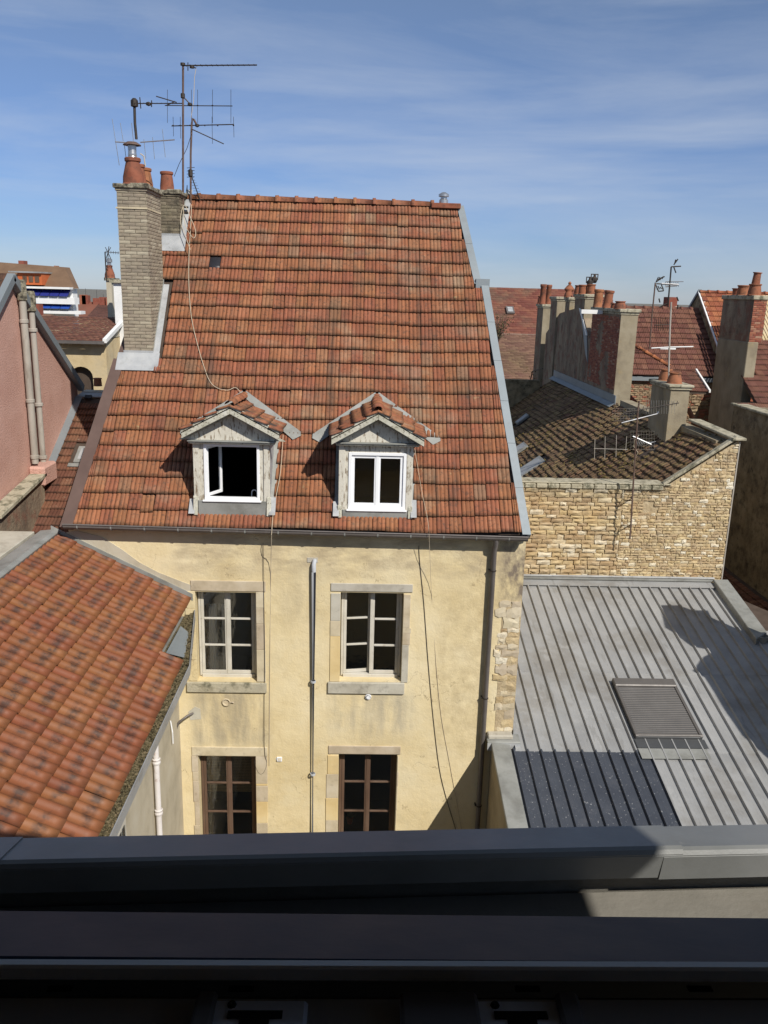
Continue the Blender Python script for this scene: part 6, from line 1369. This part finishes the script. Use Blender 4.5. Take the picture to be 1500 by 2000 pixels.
for (xa, ya, xb, yb) in ((1311, 521, 1330, 520), (1316, 517, 1324, 506), (1316, 522, 1320, 533), (1318, 514, 1320, 507)): mb.tube([Q6(xa, ya), Q6(xb, yb)], .025, 5)
mb.build('reflector', 'metal_dark', a6)
mb = MB().tube([Q6(1292, 554), Q6(1325, 556)], .035, 5).tube([Q6(1300, 550), Q6(1335, 550)], .015, 4).tube([Q6(1300, 560), Q6(1322, 558)], .02, 4)
for k in range(7): mb.tube([Q6(1300 + k * 4, 551), Q6(1301 + k * 4, 560)], .015, 4)
mb.build('lower_boom', 'metal_bright', a6)
mb = MB()
for (xa, ya, xb, yb) in ((1287, 583, 1289, 591), (1322, 580, 1325, 588), (1324, 595, 1323, 604), (1288, 600, 1305, 592)): mb.tube([Q6(xa, ya), Q6(xb, yb)], .025, 4)
mb.build('side_aerial', 'metal_dark', a6)
tp6 = thing('small_brick_chimney', 'tiny red brick chimney with pale cap carrying the aerial pole on the brown roof ridge', 'chimney', tuple(Q6(1308, 600)))
c = onY(1303, 610, 39.6); MB().box(c.x - .02, c.x + .42, 39.6, 40.2, c.z - 1.2, onY(1303, 580, 39.6).z).build('stack', 'brick_red', tp6); MB().prism([(c.x - .7, 39.5, c.z - .05), (c.x + .45, 39.5, c.z - .05), (c.x + .45, 39.5, c.z + .3)], (0, .6, 0)).build('flashing', 'stone_grey', tp6)
Q7 = lambda px, py: onY(px, py, 35.5)
a7 = antenna('mast with a square grid reflector left of the tall pole over the brown roof', Q7(1269, 680))
MB().tube([Q7(1268.5, 682), Q7(1274, 610), Q7(1280, 552)], .03, 8).build('mast', 'metal_rust', a7)
mb = MB()
for k in range(4): mb.tube([Q7(1281 + k * 4, 551 - k * 2), Q7(1286 + k * 3, 541 + k * .2)], .02, 4).tube([Q7(1281 + k * 4, 556 + k * 2.4), Q7(1284 + k * 4, 566 - k)], .02, 4)
for (xa, ya, xb, yb) in ((1281, 551, 1296, 540), (1285, 546, 1298, 540), (1281, 557, 1286, 569), (1286, 569, 1296, 568), (1296, 568, 1292, 556), (1282, 554, 1297, 555)): mb.tube([Q7(xa, ya), Q7(xb, yb)], .025, 5)
mb.build('reflector', 'metal_dark', a7)
Q8 = lambda px, py: onY(px, py, 36)
a8 = antenna('rack of thin vertical rods in front of the brown tiled roof', Q8(1295, 640))
mb = MB().tube([Q8(1278, 635), Q8(1308, 634)], .02, 5)
for k in range(8): mb.tube([Q8(1279 + k * 3.6, 620 + k % 2 * 3), Q8(1279 + k * 3.6, 647)], .012, 4)
mb.build('rods', 'metal_dark', a8)

# ================================================================== the ledge we look over
OW = thing('own_window_ledge', 'shaded dark zinc window ledge, box gutter and parapet coping along the bottom', 'window ledge', (0, .8, 13))
def prof(pts, x0, x1, m, name, sk=.0, t=.006, bev=0.0):
    """bent sheet: profile (y, z) extruded along x, skewed in y/z with x"""
    for i, (a, b) in enumerate(zip(x0, x1)):
        mb = MB(); n = len(pts)
        vs = []
        for x in (a, b):
            for (y, z) in pts: vs.append((x, y + sk * x, z))
            for (y, z) in reversed(pts): vs.append((x, y + sk * x, z - t))
        m2 = 2 * n
        fs = [(k, (k + 1) % m2, m2 + (k + 1) % m2, m2 + k) for k in range(m2)] + [tuple(range(m2))[::-1], tuple(range(m2, 2 * m2))]
        mb.add(vs, fs).build(name, m, OW, bev=bev)
def oz(py, z): return onZ(750, py, z).y
zc0 = 14 - 1.12
yA, yB = oz(1622, zc0), oz(1668, zc0 + .03)
e0 = oz(1722, zc0 - .045)
cxs = [-6.0, -.73, .64, 6.0]; KS = .0455
for i in range(3):
    prof([(e0 + .012, zc0 - .050 - .003 * i), (e0 - .002 * i, zc0 - .045 - .003 * i), (yB - .004, zc0 + .018 - .003 * i), (yB + .001, zc0 + .026 - .003 * i), (yB + .010, zc0 + .029 - .003 * i), (yA, zc0 + .0 - .003 * i), (yA + .005, zc0 - .3)], [cxs[i]], [cxs[i + 1] + .04], 'own_coping', 'coping', sk=KS, t=.004)
prof([(e0 + .10, zc0 - .26), (e0 + .10, zc0 - .05)], [-6], [6], 'own_floor', 'parapet_face', sk=KS, t=.01)
MB().prism([(-6, .72, zc0 - .16), (6, .72, zc0 - .16), (6, e0 + .09 + 6 * KS, zc0 - .16), (-6, e0 + .09 - 6 * KS, zc0 - .16)], (0, 0, -.04)).build('gutter_floor', 'own_floor', OW)
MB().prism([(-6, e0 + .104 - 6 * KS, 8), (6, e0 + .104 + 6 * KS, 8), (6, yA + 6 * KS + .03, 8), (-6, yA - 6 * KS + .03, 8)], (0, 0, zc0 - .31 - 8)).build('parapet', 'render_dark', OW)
zs_ = 14 - .55
y1 = oz(1880, zs_); y2 = oz(1786, zs_ - .06)
prof([(y1 + .004, zs_), (y2, zs_ - .06), (y2 + .003, zs_ - .3)], [-4], [4], 'own_zinc', 'sill_sheet', sk=-.006, t=.004)
y0_ = oz(1898, zs_ - .002)
MB().box(-4, 4, y0_ - .001, y1 + .001, zs_ - .012, zs_ + .003).build('sill_lip', 'white_paint', OW, bev=.002)
yr0 = oz(1948, zs_ - .035)
MB().box(-1.15, 1.15, yr0, y0_ - .004, zs_ - .06, zs_ - .035).build('frame_rail', 'own_rail', OW)
MB().box(-1.15, 1.15, .2, yr0 - .003, zs_ - .07, zs_ - .03).build('frame_bottom', 'own_frame', OW, bev=.004)
for px in (117, 472, 1030, 1367):
    c = onZ(px, 1931, zs_ - .034); MB().box(c.x - .011, c.x + .011, c.y - .0035, c.y + .0035, zs_ - .0348, zs_ - .0335).build('drain_slot', 'dark_room', OW, bev=.002)
for (xa, xb, sl0, sl1, segs) in ((378, 600, 445, 552, ((378, 420),)), (782, 1135, 965, 1068, ((782, 935), (1090, 1135)))):
    a, b = onZ(xa, 1975, zs_ - .02), onZ(xb, 1975, zs_ - .02); yt_ = oz(1946, zs_ - .02)
    SP = MB().box(a.x, b.x, yt_ - .07, yt_, zs_ - .029, zs_ - .022).build('striker_plate', 'striker', OW, bev=.003)
    m0_, m1_ = onZ(sl0, 1975, zs_ - .02), onZ(sl1, 1975, zs_ - .02)
    MB().box(m0_.x, m1_.x, yt_ - .021, yt_ - .014, zs_ - .0218, zs_ - .0205).box((m0_.x + m1_.x) / 2 - .012, (m0_.x + m1_.x) / 2 + .012, yt_ - .03, yt_ - .0212, zs_ - .0218, zs_ - .0205).build('slot', 'dark_room', SP)
    for (p0, p1) in segs:
        q0, q1 = onZ(p0, 1975, zs_ - .02), onZ(p1, 1975, zs_ - .02); MB().box(q0.x, q1.x, yt_ - .075, yt_ + .002, zs_ - .022, zs_ - .0145).build('cover_plate', 'own_rail', SP, bev=.003)
    MB().lathe((m0_.x + .002, yt_ - .007, zs_ - .022), [(.004, 0), (.003, .002), (.001, .002)], 8).build('screw', 'dark_room', SP)
# the dormer of our own house: cheeks, head, roof with overhang stretched for shade, and the main slope behind
DT = 14.64; hd = DT + .05 - zc0; DX1 = onZ(1248, 1680, zc0).x + hd * math.tan(SUN_AZ) * math.cos(SUN_AZ) / math.tan(SUN_EL) - .06
OH = thing('own_house', 'the house the view is taken from, dormer and roof around the open window', 'house', (0, -3, 0))
MB().box(-3.0, -1.15, .12, .50, 12.8, DT).build('wall', 'render_dark', OH); MB().box(1.0, 1.12, .12, .50, 12.8, DT).build('wall', 'render_dark', OH)
MB().box(-1.15, 1.0, .12, .50, 14.50, DT).build('window_head', 'plaster_cream', OH); MB().box(-1.15, 1.15, .12, .30, 12.8, zs_ - .08).build('breast_wall', 'render_dark', OH)
MB().box(-5.5, DX1 + .06, -2.5, 1.95, DT, DT + .1).build('dormer_roof', 'own_zinc', OH)  # unseen overhang, extended far forward to keep sun and sky off the ledge
MB().box(-3.0, -2.8, -2.5, .12, 12.0, DT).build('cheek', 'own_zinc', OH); MB().box(1.03, 1.12, -2.5, .12, 12.0, DT).build('cheek', 'own_zinc', OH)
MB().box(-2.8, 1.03, -2.5, -2.4, 12.0, DT).build('room_back', 'plaster_cream', OH); MB().box(-2.8, 1.03, -2.4, .12, 12.0, 12.1).build('room_floor', 'wood_brown', OH)
MB().prism([(-8, .70, zc0 - .1), (-8, -5, 16.6), (-8, -10, zc0 - .1)], (16, 0, 0)).build('roof', 'tile_brown', OH) if False else None
MB().box(-8, 8, -9, .695, 0, 12.0).build('house_body', 'plaster_cream', OH)
